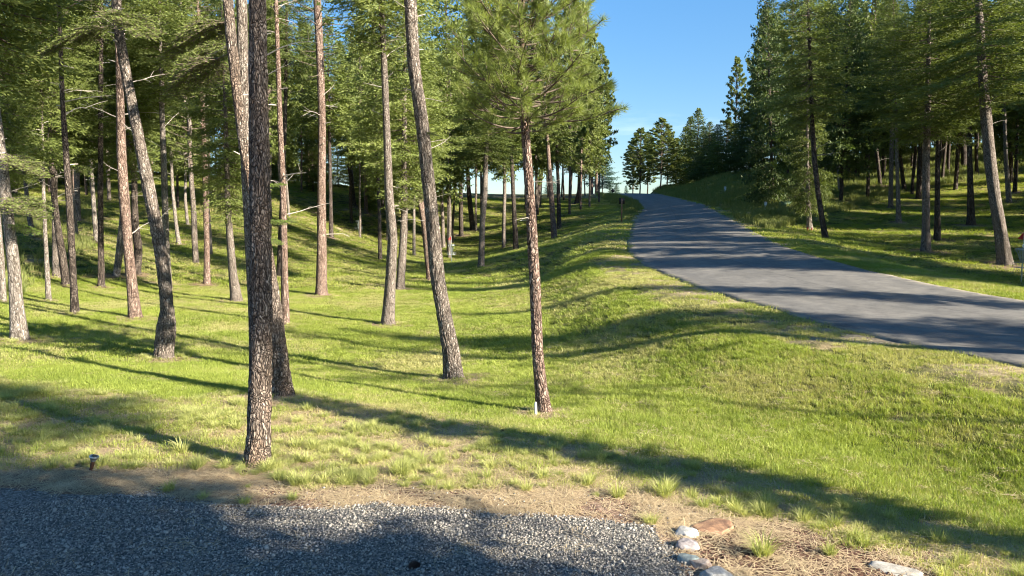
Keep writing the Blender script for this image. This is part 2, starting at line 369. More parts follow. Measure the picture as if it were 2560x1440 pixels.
def gravel_material(base=(.20, .20, .205)):
    m, nt, out = mat('grey_gravel'); L = nt.links
    geo = N(nt, 'NewGeometry'); vo = N(nt, 'TexVoronoi', Scale=75.0); L.new(geo.outputs['Position'], vo.inputs['Vector'])
    s = N(nt, 'SeparateColor'); L.new(vo.outputs['Color'], s.inputs[0])
    c = ramp(nt, s.outputs[0], [(0, (.04, .038, .035)), (.5, (.11, .105, .095)), (1, (.26, .25, .225))])
    b = N(nt, 'BsdfPrincipled', Roughness=.85); L.new(c, b.inputs['Base Color'])
    bp = N(nt, 'Bump', Strength=1.0, Distance=.01); bp.invert = True; L.new(vo.outputs['Distance'], bp.inputs['Height']); L.new(bp.outputs[0], b.inputs['Normal'])
    L.new(b.outputs[0], out.inputs[0]); return m
def stone_chip_material():
    m, nt, out = mat('gravel_stone'); L = nt.links
    oi = N(nt, 'ObjectInfo'); geo = N(nt, 'NewGeometry'); nz = N(nt, 'TexNoise', Scale=160.0, Detail=2.0); L.new(geo.outputs['Position'], nz.inputs['Vector'])
    f = math_(nt, 'ADD', math_(nt, 'MULTIPLY', oi.outputs['Random'], .75), math_(nt, 'MULTIPLY', nz.outputs['Fac'], .25))
    c = ramp(nt, f, [(0, (.08, .074, .064)), (.35, (.20, .186, .160)), (.7, (.37, .342, .292)), (.93, (.50, .46, .38)), (1, (.75, .70, .60))])
    b = N(nt, 'BsdfPrincipled', Roughness=.8); L.new(c, b.inputs['Base Color']); L.new(b.outputs[0], out.inputs[0]); return m
def asphalt_material():
    m, nt, out = mat('worn_asphalt'); L = nt.links
    geo = N(nt, 'NewGeometry'); P = geo.outputs['Position']
    a = N(nt, 'Attribute'); a.attribute_name = 'across'
    n1 = N(nt, 'TexNoise', Scale=140.0, Detail=3.0, Roughness=.7); L.new(P, n1.inputs['Vector'])
    n2 = N(nt, 'TexNoise', Scale=.5, Detail=5.0, Roughness=.6); L.new(P, n2.inputs['Vector'])
    cmb = N(nt, 'CombineXYZ'); L.new(a.outputs['Fac'], cmb.inputs[0]); s = N(nt, 'SeparateXYZ'); L.new(P, s.inputs[0])
    L.new(math_(nt, 'MULTIPLY', s.outputs[1], .06), cmb.inputs[1])
    n3 = N(nt, 'TexNoise', Scale=14.0, Detail=3.0); L.new(cmb.outputs[0], n3.inputs['Vector'])
    g = math_(nt, 'ADD', math_(nt, 'MULTIPLY', n1.outputs['Fac'], .5), math_(nt, 'ADD', math_(nt, 'MULTIPLY', n2.outputs['Fac'], .25), math_(nt, 'MULTIPLY', n3.outputs['Fac'], .25)))
    c = ramp(nt, g, [(.28, (.062, .060, .056)), (.5, (.130, .124, .113)), (.72, (.21, .199, .18))])
    trk = ramp(nt, math_(nt, 'ABSOLUTE', math_(nt, 'SUBTRACT', math_(nt, 'ABSOLUTE', math_(nt, 'SUBTRACT', a.outputs['Fac'], .5)), .25)), [(.03, (1.16, 1.15, 1.13)), (.12, (1, 1, 1))])
    c = mixrgb(nt, 1.0, c, trk, 'MULTIPLY')
    n4 = N(nt, 'TexNoise', Scale=2.6, Detail=8.0, Roughness=.75); L.new(P, n4.inputs['Vector'])
    c = mixrgb(nt, 1.0, c, ramp(nt, n4.outputs['Fac'], [(.36, (.72, .72, .73)), (.5, (1, 1, 1)), (.66, (1.22, 1.2, 1.16))]), 'MULTIPLY')
    edge = math_(nt, 'SUBTRACT', 1.0, math_(nt, 'MULTIPLY', math_(nt, 'SUBTRACT', .5, math_(nt, 'ABSOLUTE', math_(nt, 'SUBTRACT', a.outputs['Fac'], .5))), 14.0), True)
    c = mixrgb(nt, math_(nt, 'MULTIPLY', edge, ramp(nt, n4.outputs['Fac'], [(.42, (0, 0, 0)), (.58, (1, 1, 1))])), c, (.26, .225, .17))
    # paving seam along the middle
    seam = ramp(nt, math_(nt, 'ABSOLUTE', math_(nt, 'SUBTRACT', math_(nt, 'ADD', a.outputs['Fac'], math_(nt, 'MULTIPLY', n2.outputs['Fac'], .004)), .5)), [(.001, (.62, .62, .62)), (.005, (1, 1, 1))])
    c = mixrgb(nt, 1.0, c, seam, 'MULTIPLY')
    b = N(nt, 'BsdfPrincipled', Roughness=.82); b.inputs['Specular IOR Level'].default_value = .4; L.new(c, b.inputs['Base Color'])
    bp = N(nt, 'Bump', Strength=.5, Distance=.006); L.new(n1.outputs['Fac'], bp.inputs['Height']); L.new(bp.outputs[0], b.inputs['Normal'])
    L.new(b.outputs[0], out.inputs[0]); return m

# ------------------------------------------------------------------ ground, gravel and road
def build_ground():
    th = np.unique(np.round(np.r_[np.arange(-41, 41.01, .17), np.arange(41, 319, 1.6)], 4)); th = np.radians(th); nt_ = len(th)
    r = np.r_[np.geomspace(.4, 3.5, 12)[:-1], np.geomspace(3.5, 700, 340)]
    X = r[:, None] * np.sin(th)[None, :]; Y = r[:, None] * np.cos(th)[None, :]
    X = np.r_[[0.0], X.ravel()]; Y = np.r_[[0.0], Y.ravel()]
    Z = height(X, Y)
    z = zones(X, Y, Z)
    nr = len(r); i = np.arange(nr - 1)[:, None] * nt_; j = np.arange(nt_)[None, :]; j2 = (j + 1) % nt_
    Q = 1 + np.stack([i + j, i + j2, i + nt_ + j2, i + nt_ + j], -1).reshape(-1, 4)
    T = np.stack([np.zeros(nt_, int), 1 + (np.arange(nt_) + 1) % nt_, 1 + np.arange(nt_)], 1)
    rd = z['roaddist']
    nn = fbm(X, Y, 1.6, 4, 77)
    shoulder = (1 - sstep(.1, 1.8, rd)) * (rd > -0.3) * sstep(.38, .55, nn) * 1.0
    spots = sstep(.61, .70, fbm(X, Y, .45, 3, 55)) * .7
    dry = np.clip(np.maximum(z['berm'] * 1.0, np.maximum(shoulder, spots)), 0, 1)
    sk = np.zeros(len(X))
    for (sx, sy, sr) in TREE_SKIRTS: sk = np.maximum(sk, (1 - sstep(sr * .4, sr, np.hypot(X - sx, Y - sy) + (nn - .5) * sr)) * .9)
    me = mesh_np('ground', np.stack([X, Y, Z], 1), [Q, T[:, ::-1]], ground_material(), smooth=True,
                 attrs={'dry': dry, 'dirt': np.maximum((z['dirt'] & ~z['mulch']) * 1.0, sk), 'mulch': z['mulch']})
    link('ground', me, kind='structure')
def build_sheets():
    # gravel sheet, 4 mm and more above the ground
    xs = np.arange(-9, 4.5, .06); ys = np.arange(1.5, 7.6, .06)
    X, Y = np.meshgrid(xs, ys); Z = height(X, Y) + .012
    g = zones(X, Y, Z)['gravel']; nx = len(xs)
    idx = np.arange(X.size).reshape(X.shape)
    ok = g[:-1, :-1] & g[1:, :-1] & g[:-1, 1:] & g[1:, 1:]
    Q = np.stack([idx[:-1, :-1], idx[:-1, 1:], idx[1:, 1:], idx[1:, :-1]], -1)[ok]
    V = np.stack([X.ravel(), Y.ravel(), Z.ravel()], 1); used, inv = np.unique(Q, return_inverse=True)
    link('gravel_driveway', mesh_np('gravel_driveway', V[used], [inv.reshape(Q.shape)], gravel_material(), smooth=True), kind='structure')
    # road: a real slab, surface 3 cm above the verge bed
    ys = np.r_[np.arange(-20, 60, .16), np.arange(60, 240, 1.0)]; xl, zl, xr, zr = road(ys); k = 25
    wob = (fbm(ys, ys * 0, .8, 4, 3) - .5) * .34; wob2 = (fbm(ys, ys * 0 + 9, .8, 4, 4) - .5) * .34
    t = np.linspace(0, 1, k)[None, :]
    X = (xl + wob)[:, None] * (1 - t) + (xr + wob2)[:, None] * t; Yg = np.broadcast_to(ys[:, None], X.shape)
    Z = zl[:, None] * (1 - t) + zr[:, None] * t + .035 + .05 * np.sin(np.pi * t)
    X = np.c_[X[:, :1] - .06, X, X[:, -1:] + .06]; Yg = np.c_[Yg[:, :1], Yg, Yg[:, -1:]]; Z = np.c_[Z[:, :1] - .12, Z, Z[:, -1:] - .12]
    T = np.broadcast_to(np.r_[0, np.linspace(0, 1, k), 1][None, :], X.shape)
    n, m_ = X.shape; idx = np.arange(n * m_).reshape(n, m_)
    Q = np.stack([idx[:-1, :-1], idx[:-1, 1:], idx[1:, 1:], idx[1:, :-1]], -1).reshape(-1, 4)
    link('road', mesh_np('road', np.stack([X.ravel(), Yg.ravel(), Z.ravel()], 1), [Q], asphalt_material(), smooth=True, attrs={'across': T.ravel()}), kind='structure')

# ------------------------------------------------------------------ foliage prototypes
def leaf_quads(mb, P, D, Lw, W, tint, curl=.0):
    """rhombic needle sprays: P base points, D unit directions, Lw lengths, W widths"""
    n = len(P); rv = rng.normal(size=(n, 3)); S = np.cross(D, rv); S /= np.linalg.norm(S, axis=1)[:, None] + 1e-9
    Lw = np.broadcast_to(Lw, n)[:, None]; W = np.broadcast_to(W, n)[:, None]
    mid = P + D * Lw * .45 + np.array([0, 0, -curl]) * Lw
    V = np.stack([P, mid + S * W / 2, P + D * Lw, mid - S * W / 2], 1).reshape(-1, 3)
    F_ = np.arange(n * 4).reshape(-1, 4); mb.add(V, F_, tint)
def unit(v): v = np.asarray(v, float); return v / (np.linalg.norm(v, axis=-1, keepdims=True) + 1e-9)
def fir_crown(seed, H=12, Rm=2.4, nb=150, fine=1.0, lw=1.0, shape='fir', droop=.25, gap=.12, wood=M_TWIGD, leaf=M_FIR, name='fir_crown'):
    global rng; rng = np.random.default_rng(seed)
    W = MB(); Lf = MB(); up = np.array([0, 0, 1.0])
    W.tube([(0, 0, 0), (0, 0, H * .5), (0, 0, H)], [.075, .05, .01], 5, .4)
    ga = 0
    for b in range(nb):
        f = (b + rng.random()) / nb; z = H * f ** .95
        ga += 2.39996 + rng.normal() * .3
        if rng.random() < gap: continue
        if shape == 'fir': rad = Rm * (1 - f) ** .75 * (.55 + .45 * min(1, f / .12)) + .15
        elif shape == 'column': rad = Rm * (.35 + .65 * min(1, f / .2)) * (1 - f ** 2.2) + .1
        else: rad = Rm * (1 - f) ** .6 + .1
        Lb = rad * rng.uniform(.6, 1.18)
        el = (-.25 - droop) * (1 - f) + .55 * f + rng.normal() * .13
        d = np.array([math.cos(ga) * math.cos(el), math.sin(ga) * math.cos(el), math.sin(el)])
        side = unit(np.cross(d, up))
        k = 5; tt = np.linspace(0, 1, k)[:, None]
        P = np.array([0, 0, z]) + d * Lb * tt + up * (Lb * .16 * (tt ** 2 - tt * .8)) + side * (rng.normal() * .06 * Lb * tt ** 2)
        W.tube(P, np.linspace(.012 + .008 * Lb, .004, k), 3, .5, False)
        ns = max(4, int(Lb * 7.5 * fine)); bt = rng.random() * .5
        for s_ in np.linspace(.18 if Lb > 1 else .08, 1, ns):
            p0 = P[0] * 0 + np.array([np.interp(s_, tt[:, 0], P[:, c]) for c in range(3)])
            for sg in (-1, 1):
                lt = Lb * (.42 * (1 - s_) + .12) * rng.uniform(.6, 1.2) + .05
                td = unit(d * .75 + side * sg * rng.uniform(.6, 1.1) + up * rng.normal() * .22 - up * .12)
                nl = max(2, int(lt / .13 * fine))
                q = np.linspace(.05, 1, nl)[:, None] * lt
                pp = p0 + td * q
                dd = unit(td + rng.normal(size=(nl, 3)) * .5); tw = rng.random() * .45
                leaf_quads(Lf, pp, dd, rng.uniform(.15, .26, nl) / fine ** .6, lw * rng.uniform(.05, .09, nl), np.clip(bt * .8 + tw + rng.random(nl) * .25 + .1 * s_, 0, 1), .08)
    return join_proto(name, W, wood, Lf, leaf)
def pine_crown(seed, H=11, Rm=2.3, nb=95, tufts=7, needles=16, nl=.22, nw=.028, leaf=M_PINE, low=.0, name='pine_crown', wood=M_TWIGD):
    global rng; rng = np.random.default_rng(seed)
    W = MB(); Lf = MB(); up = np.array([0, 0, 1.0])
    W.tube([(0, 0, 0), (.05, 0, H * .5), (0, 0, H)], [.08, .05, .012], 5, .4)
    ga = 0
    for b in range(nb):
        f = (b + rng.random()) / nb; z = H * f; ga += 2.39996 + rng.normal() * .5
        if rng.random() < .12: continue
        rad = Rm * (.45 + .55 * min(1, f / .3)) * (1 - f ** 2.4) + .2
        Lb = rad * rng.uniform(.55, 1.15); el = -.1 + .8 * f + rng.normal() * .2
        d = np.array([math.cos(ga) * math.cos(el), math.sin(ga) * math.cos(el), math.sin(el)]); side = unit(np.cross(d, up))
        tt = np.linspace(0, 1, 5)[:, None]; P = np.array([0, 0, z]) + d * Lb * tt + up * (Lb * .18 * tt ** 2) + side * rng.normal() * .12 * Lb * tt ** 2
        W.tube(P, np.linspace(.015 + .01 * Lb, .006, 5), 3, .5, False)
        nt_ = max(3, int(tufts * Lb / Rm)); bt = rng.random() * .45
        for _ in range(nt_):
            s_ = rng.uniform(.45, 1.0); p0 = np.array([np.interp(s_, tt[:, 0], P[:, c]) for c in range(3)])
            td = unit(d * .8 + side * rng.normal() * .8 + up * rng.uniform(-.1, .7)); l = rng.uniform(.12, .4) * (1.15 - s_ * .5)
            tip = p0 + td * l
            W.tube([p0, tip], [.006, .004], 3, .5, False)
            dd = unit(td * rng.uniform(.2, 1.1, (needles, 1)) + rng.normal(size=(needles, 3)) * .62)
            pp = tip - td * rng.uniform(0, .12, (needles, 1))
            leaf_quads(Lf, pp, dd, rng.uniform(.7, 1.15, needles) * nl, nw, np.clip(bt + rng.random(needles) * .5, 0, 1))
    return join_proto(name, W, wood, Lf, leaf)
def join_proto(name, W, wood, Lf, leaf):
    V = np.vstack(W.V + Lf.V); off = W.n; fs = []; mi = []; tn = []
    for src, o, m_ in ((W, 0, 0), (Lf, off, 1)):
        for k in sorted(src.F): a = np.vstack(src.F[k]) + o; fs.append(a); mi.append(np.full(len(a), m_)); tn.append(np.concatenate(src.T[k]))
    me = mesh_np(name, V, fs, [wood, leaf], np.concatenate(tn)); me.polygons.foreach_set('material_index', np.concatenate(mi).astype(np.int32)); return me

FIR = [fir_crown(11 + i, 12, 2.4, 205, 1.55, .62, 'fir', droop=[.1, .3, .2, .15][i]) for i in range(4)]
FIRL = [fir_crown(31 + i, 12, 2.3, 205, 1.55, .66, 'column', droop=.2, gap=.1, leaf=M_FIRL) for i in range(3)]
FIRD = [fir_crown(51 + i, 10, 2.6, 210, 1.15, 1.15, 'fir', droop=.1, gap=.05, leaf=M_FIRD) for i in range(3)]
FIRF = [fir_crown(151 + i, 12, 2.4, 200, .85, 1.7, ['fir', 'column'][i % 2], droop=.2, gap=.08, leaf=M_FIR) for i in range(4)]
FIRLF = [fir_crown(171 + i, 12, 2.4, 200, .85, 1.7, ['column', 'fir'][i % 2], droop=.2, gap=.08, leaf=M_FIRL) for i in range(3)]
PINE = [pine_crown(71 + i, 11, 2.3) for i in range(3)]
PINEF = [pine_crown(81 + i, 11, 2.3, 175, 11, 16, .28, .10) for i in range(3)]
SPRUCE = [fir_crown(91, 9, 2.8, 150, .8, 1.8, 'fir', droop=-.1, gap=.03, leaf=M_SPRUCE)]
CROWNS = {'fir': (FIR, 12, 2.4), 'larch': (FIRL, 12, 2.3), 'dark': (FIRD, 10, 2.6), 'pine': (PINE, 11, 2.3), 'spruce': (SPRUCE, 9, 2.8), 'firf': (FIRF, 12, 2.4), 'larchf': (FIRLF, 12, 2.4), 'pinef': (PINEF, 11, 2.3)}

def dead_branch_mesh(seed):
    r = np.random.default_rng(seed); mb = MB(); L = 1.0
    def path(p, d, l, k=6, curl=.25):
        P = [p]; 
        for i in range(k - 1):
            d = unit(d + r.normal(size=3) * .12 + np.array([0, 0, -curl / k])); P.append(P[-1] + d * l / (k - 1))
        return np.array(P)
    P = path(np.zeros(3), np.array([1, 0, r.uniform(-.1, .35)]), L, 7, r.uniform(-.3, .9)); mb.tube(P, np.linspace(.014, .004, 7), 4, .5)
    for _ in range(r.integers(2, 6)):
        i = r.integers(2, 6); Q = path(P[i], unit(np.array([.7, r.choice([-1, 1]) * .8, r.normal() * .4])), r.uniform(.15, .45), 4); mb.tube(Q, np.linspace(.006, .002, 4), 3, .5)
    return mb.mesh('dead_branch', M_TWIG)
DEADB = [dead_branch_mesh(i) for i in range(7)]
def stub_mesh():
    mb = MB(); mb.tube([(0, 0, 0), (.09, 0, .015), (.17, .01, .02)], [.014, .010, .007], 5); return mb.mesh('branch_stub', M_TWIG)
STUB = stub_mesh()
def spray_mesh(seed, L=1.0, leaf=M_FIRL, fine=1.0, big=1.0):
    global rng; rng = np.random.default_rng(seed); W = MB(); Lf = MB(); up = np.array([0, 0, 1.0])
    def bough(p, d, l, lev):
        k = 6; tt = np.linspace(0, 1, k)[:, None]; side = unit(np.cross(d, up)); P = p + d * l * tt - up * l * .22 * tt ** 2
        W.tube(P, np.linspace(.009 * l + .002, .0015, k), 3, .5, False)
        n = int(l / (.016 * big ** 1.2) * fine); s_ = rng.random(n); pp = np.stack([np.interp(s_, tt[:, 0], P[:, c]) for c in range(3)], 1)
        sg = rng.choice([-1, 1], n)[:, None]
        dd = unit(d * .7 + side * sg * rng.uniform(.4, 1.1, (n, 1)) + rng.normal(size=(n, 3)) * .25)
        leaf_quads(Lf, pp, dd, rng.uniform(.025, .045, n) * big, .009 * big, rng.random(n))
        if lev:
            for q in np.linspace(.15, .95, int(4 + l * 12)):
                for sgn in (-1, 1):
                    pq = np.array([np.interp(q, tt[:, 0], P[:, c]) for c in range(3)])
                    bough(pq, unit(d * .9 + side * sgn * rng.uniform(.6, 1) + up * rng.normal() * .15), l * (.42 * (1 - q) + .12) * rng.uniform(.7, 1.2), lev - 1)
    bough(np.zeros(3), np.array([1.0, 0, .05]), L, 2)
    return join_proto('leafy_branch', W, M_TWIGD, Lf, leaf)
SPRAY = [spray_mesh(5, 1.0, M_LIME), spray_mesh(6, 1.2, M_FIRL, 1, 1.8), spray_mesh(8, 1.4, M_FIR, 1, 1.7), spray_mesh(9, 1.4, M_FIRL, 1, 1.7)]

# ------------------------------------------------------------------ trunks
def trunk_mesh(P, rad, n, rough, seed, material, flare=1.0):
    """P: polyline (world, relative to base), dense resampling with uneven bark"""
    P = np.asarray(P, float); rad = np.asarray(rad, float)
    L = np.r_[0, np.cumsum(np.linalg.norm(np.diff(P, axis=0), axis=1))]
    step = max(.035 if rough > 1 else .12, L[-1] / (260 if rough > 1 else 90))
    s = np.arange(0, L[-1], step); s = np.r_[s, L[-1]]
    k = max(2, int(.35 / step))
    Q = np.stack([_sm(np.interp(s, L, P[:, c]), k) for c in range(3)], 1); Q[0] = P[0]
    rr = _sm(np.interp(s, L, rad), k)
    hh = Q[:, 2] - Q[0, 2]
    rr = rr * (1 + .38 * flare * np.exp(-np.maximum(hh - .12, 0) / .16))
    a = np.linspace(0, 2 * np.pi, n, endpoint=False)
    A, H_ = np.meshgrid(a, s); X = np.cos(A); Y = np.sin(A)
    r0 = rr[:, None]
    lob = 1 + .05 * np.sin(A * 3 + seed) * np.exp(-H_ / 3) + .22 * flare * np.exp(-H_ / .14) * np.maximum(0, np.sin(A * 4 + seed)) 
    rg = (noise3(X * 2 + seed, Y * 2, H_ * 1.2) - .5) * .12
    if rough > 1:
        v1 = noise3(X * r0 * 55 + seed, Y * r0 * 55, H_ * 16, 3); v2 = noise3(X * r0 * 110 + seed, Y * r0 * 110, H_ * 34, 4)
        rg = rg + ((1 - np.abs(2 * v1 - 1)) ** 2 * -.13 + (v2 - .5) * .09)
    RR = r0 * lob * (1 + rg)
    V = np.stack([Q[:, 0:1] + RR * X, Q[:, 1:2] + RR * Y, np.broadcast_to(Q[:, 2:3], X.shape)], -1).reshape(-1, 3)
    m_ = len(s); i = np.arange(m_ - 1)[:, None] * n; j = np.arange(n)[None, :]; j2 = (j + 1) % n
    Fq = np.stack([i + j, i + j2, i + n + j2, i + n + j], -1).reshape(-1, 4)
    return mesh_np('trunk', V, [Fq], material, smooth=rough <= 1), Q, rr

BARK = {'g': M_BARK, 'r': M_BARKR, 'd': M_BARKD, 'p': M_BARKP, 'n': M_BARKN}
TREE_SKIRTS = []
def traced_tree(name, label, pts, bark, crown, cbase, total, cr, group, dead=6, seed=0, rough=0, Y=None, skirt=True, cat='tree'):
    """pts: (px, py, width px) from the base up. cbase: photo row where the crown starts; total: height in metres; cr: crown radius"""
    rs = np.random.default_rng(seed + 1000)
    g = ground_at(pts[0][0], pts[0][1])
    if Y is not None: g = at(pts[0][0], pts[0][1], Y); g[2] = gz(g[0], g[1])
    Yd = g[1]; dist = math.hypot(*g[:2]) 
    P = [at(px, py, Yd) for px, py, w in pts]; rad = [w / 2 / F * Yd for _, _, w in pts]
    P[0][2] = g[2]
    z0 = g[2]; ztop = z0 + total
    d = P[-1] - P[-2] if len(P) > 1 else np.array([0, 0, 1.0])
    if len(P) > 2: d = P[-1] - P[-3]
    d = d / d[2]; d[:2] = np.clip(d[:2], -.12, .12)
    h0 = P[-1][2]
    if ztop > h0 + 1:
        for f in (.25, .5, .75, 1.0):
            zz = h0 + (ztop - h0) * f; P.append(P[-1] + d * (zz - P[-1][2])); rad.append(rad[len(pts) - 1] * (1 - f * .93))
    P.insert(0, P[0] - np.array([0, 0, .25])); rad.insert(0, rad[0])
    P = np.array(P) - np.array([g[0], g[1], z0])
    me, Q, rr = trunk_mesh(P, rad, 20 if rough == 0 else (32 if rough == 1 else 96), rough, seed, BARK[bark])
    root = thing(name, label, cat, (g[0], g[1], z0), None, group)
    link('trunk', me, root)
    zc = at(0, cbase, Yd)[2] - z0
    def on(z): return np.array([np.interp(z, Q[:, 2], Q[:, c]) for c in range(2)] + [z])
    if crown:
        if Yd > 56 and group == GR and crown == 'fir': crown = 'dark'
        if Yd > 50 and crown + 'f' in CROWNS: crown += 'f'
        protos, Hc, Rc = CROWNS[crown]
        cr = cr * 1.12
        b = on(zc); t = Q[-1]; ax = Vector(t - b)
        o = link('crown', protos[seed % len(protos)], root, b)
        o.rotation_euler = (ax.to_track_quat('Z', 'Y') @ Matrix.Rotation(seed * 1.7, 3, 'Z').to_quaternion()).to_euler()
        o.scale = (cr / Rc, cr / Rc, max(.3, ax.length / Hc))
    top = min(zc + 1.5, at(0, -60, Yd)[2] - z0)
    if top > 1.5:
        for i in range(dead):
            z = rs.uniform(min(2.3, top * .55), top) if i % 3 else rs.uniform(top * .6, top); p = on(z); a = rs.uniform(0, 2 * np.pi)
            r_ = np.interp(z, Q[:, 2], rr) * .8
            big = rs.random() < .5; ln = (rs.uniform(.35, 1.5) if Yd > 17 else rs.uniform(.2, .6)) if big else rs.uniform(.5, 1.0) * min(1.5, Yd / 15)
            link('dead_branch', DEADB[rs.integers(7)] if big else STUB, root, (p[0] + math.cos(a) * r_, p[1] + math.sin(a) * r_, z), (0, rs.uniform(-.5, .2), a), (ln,) * 3 if big else (ln * 1.2,) * 3)
    if skirt: TREE_SKIRTS.append((g[0], g[1] - .1, max(.5, rad[1] * 5.5)))
    root['_x'] = 1; del root['_x']
    return root, Q, rr, on

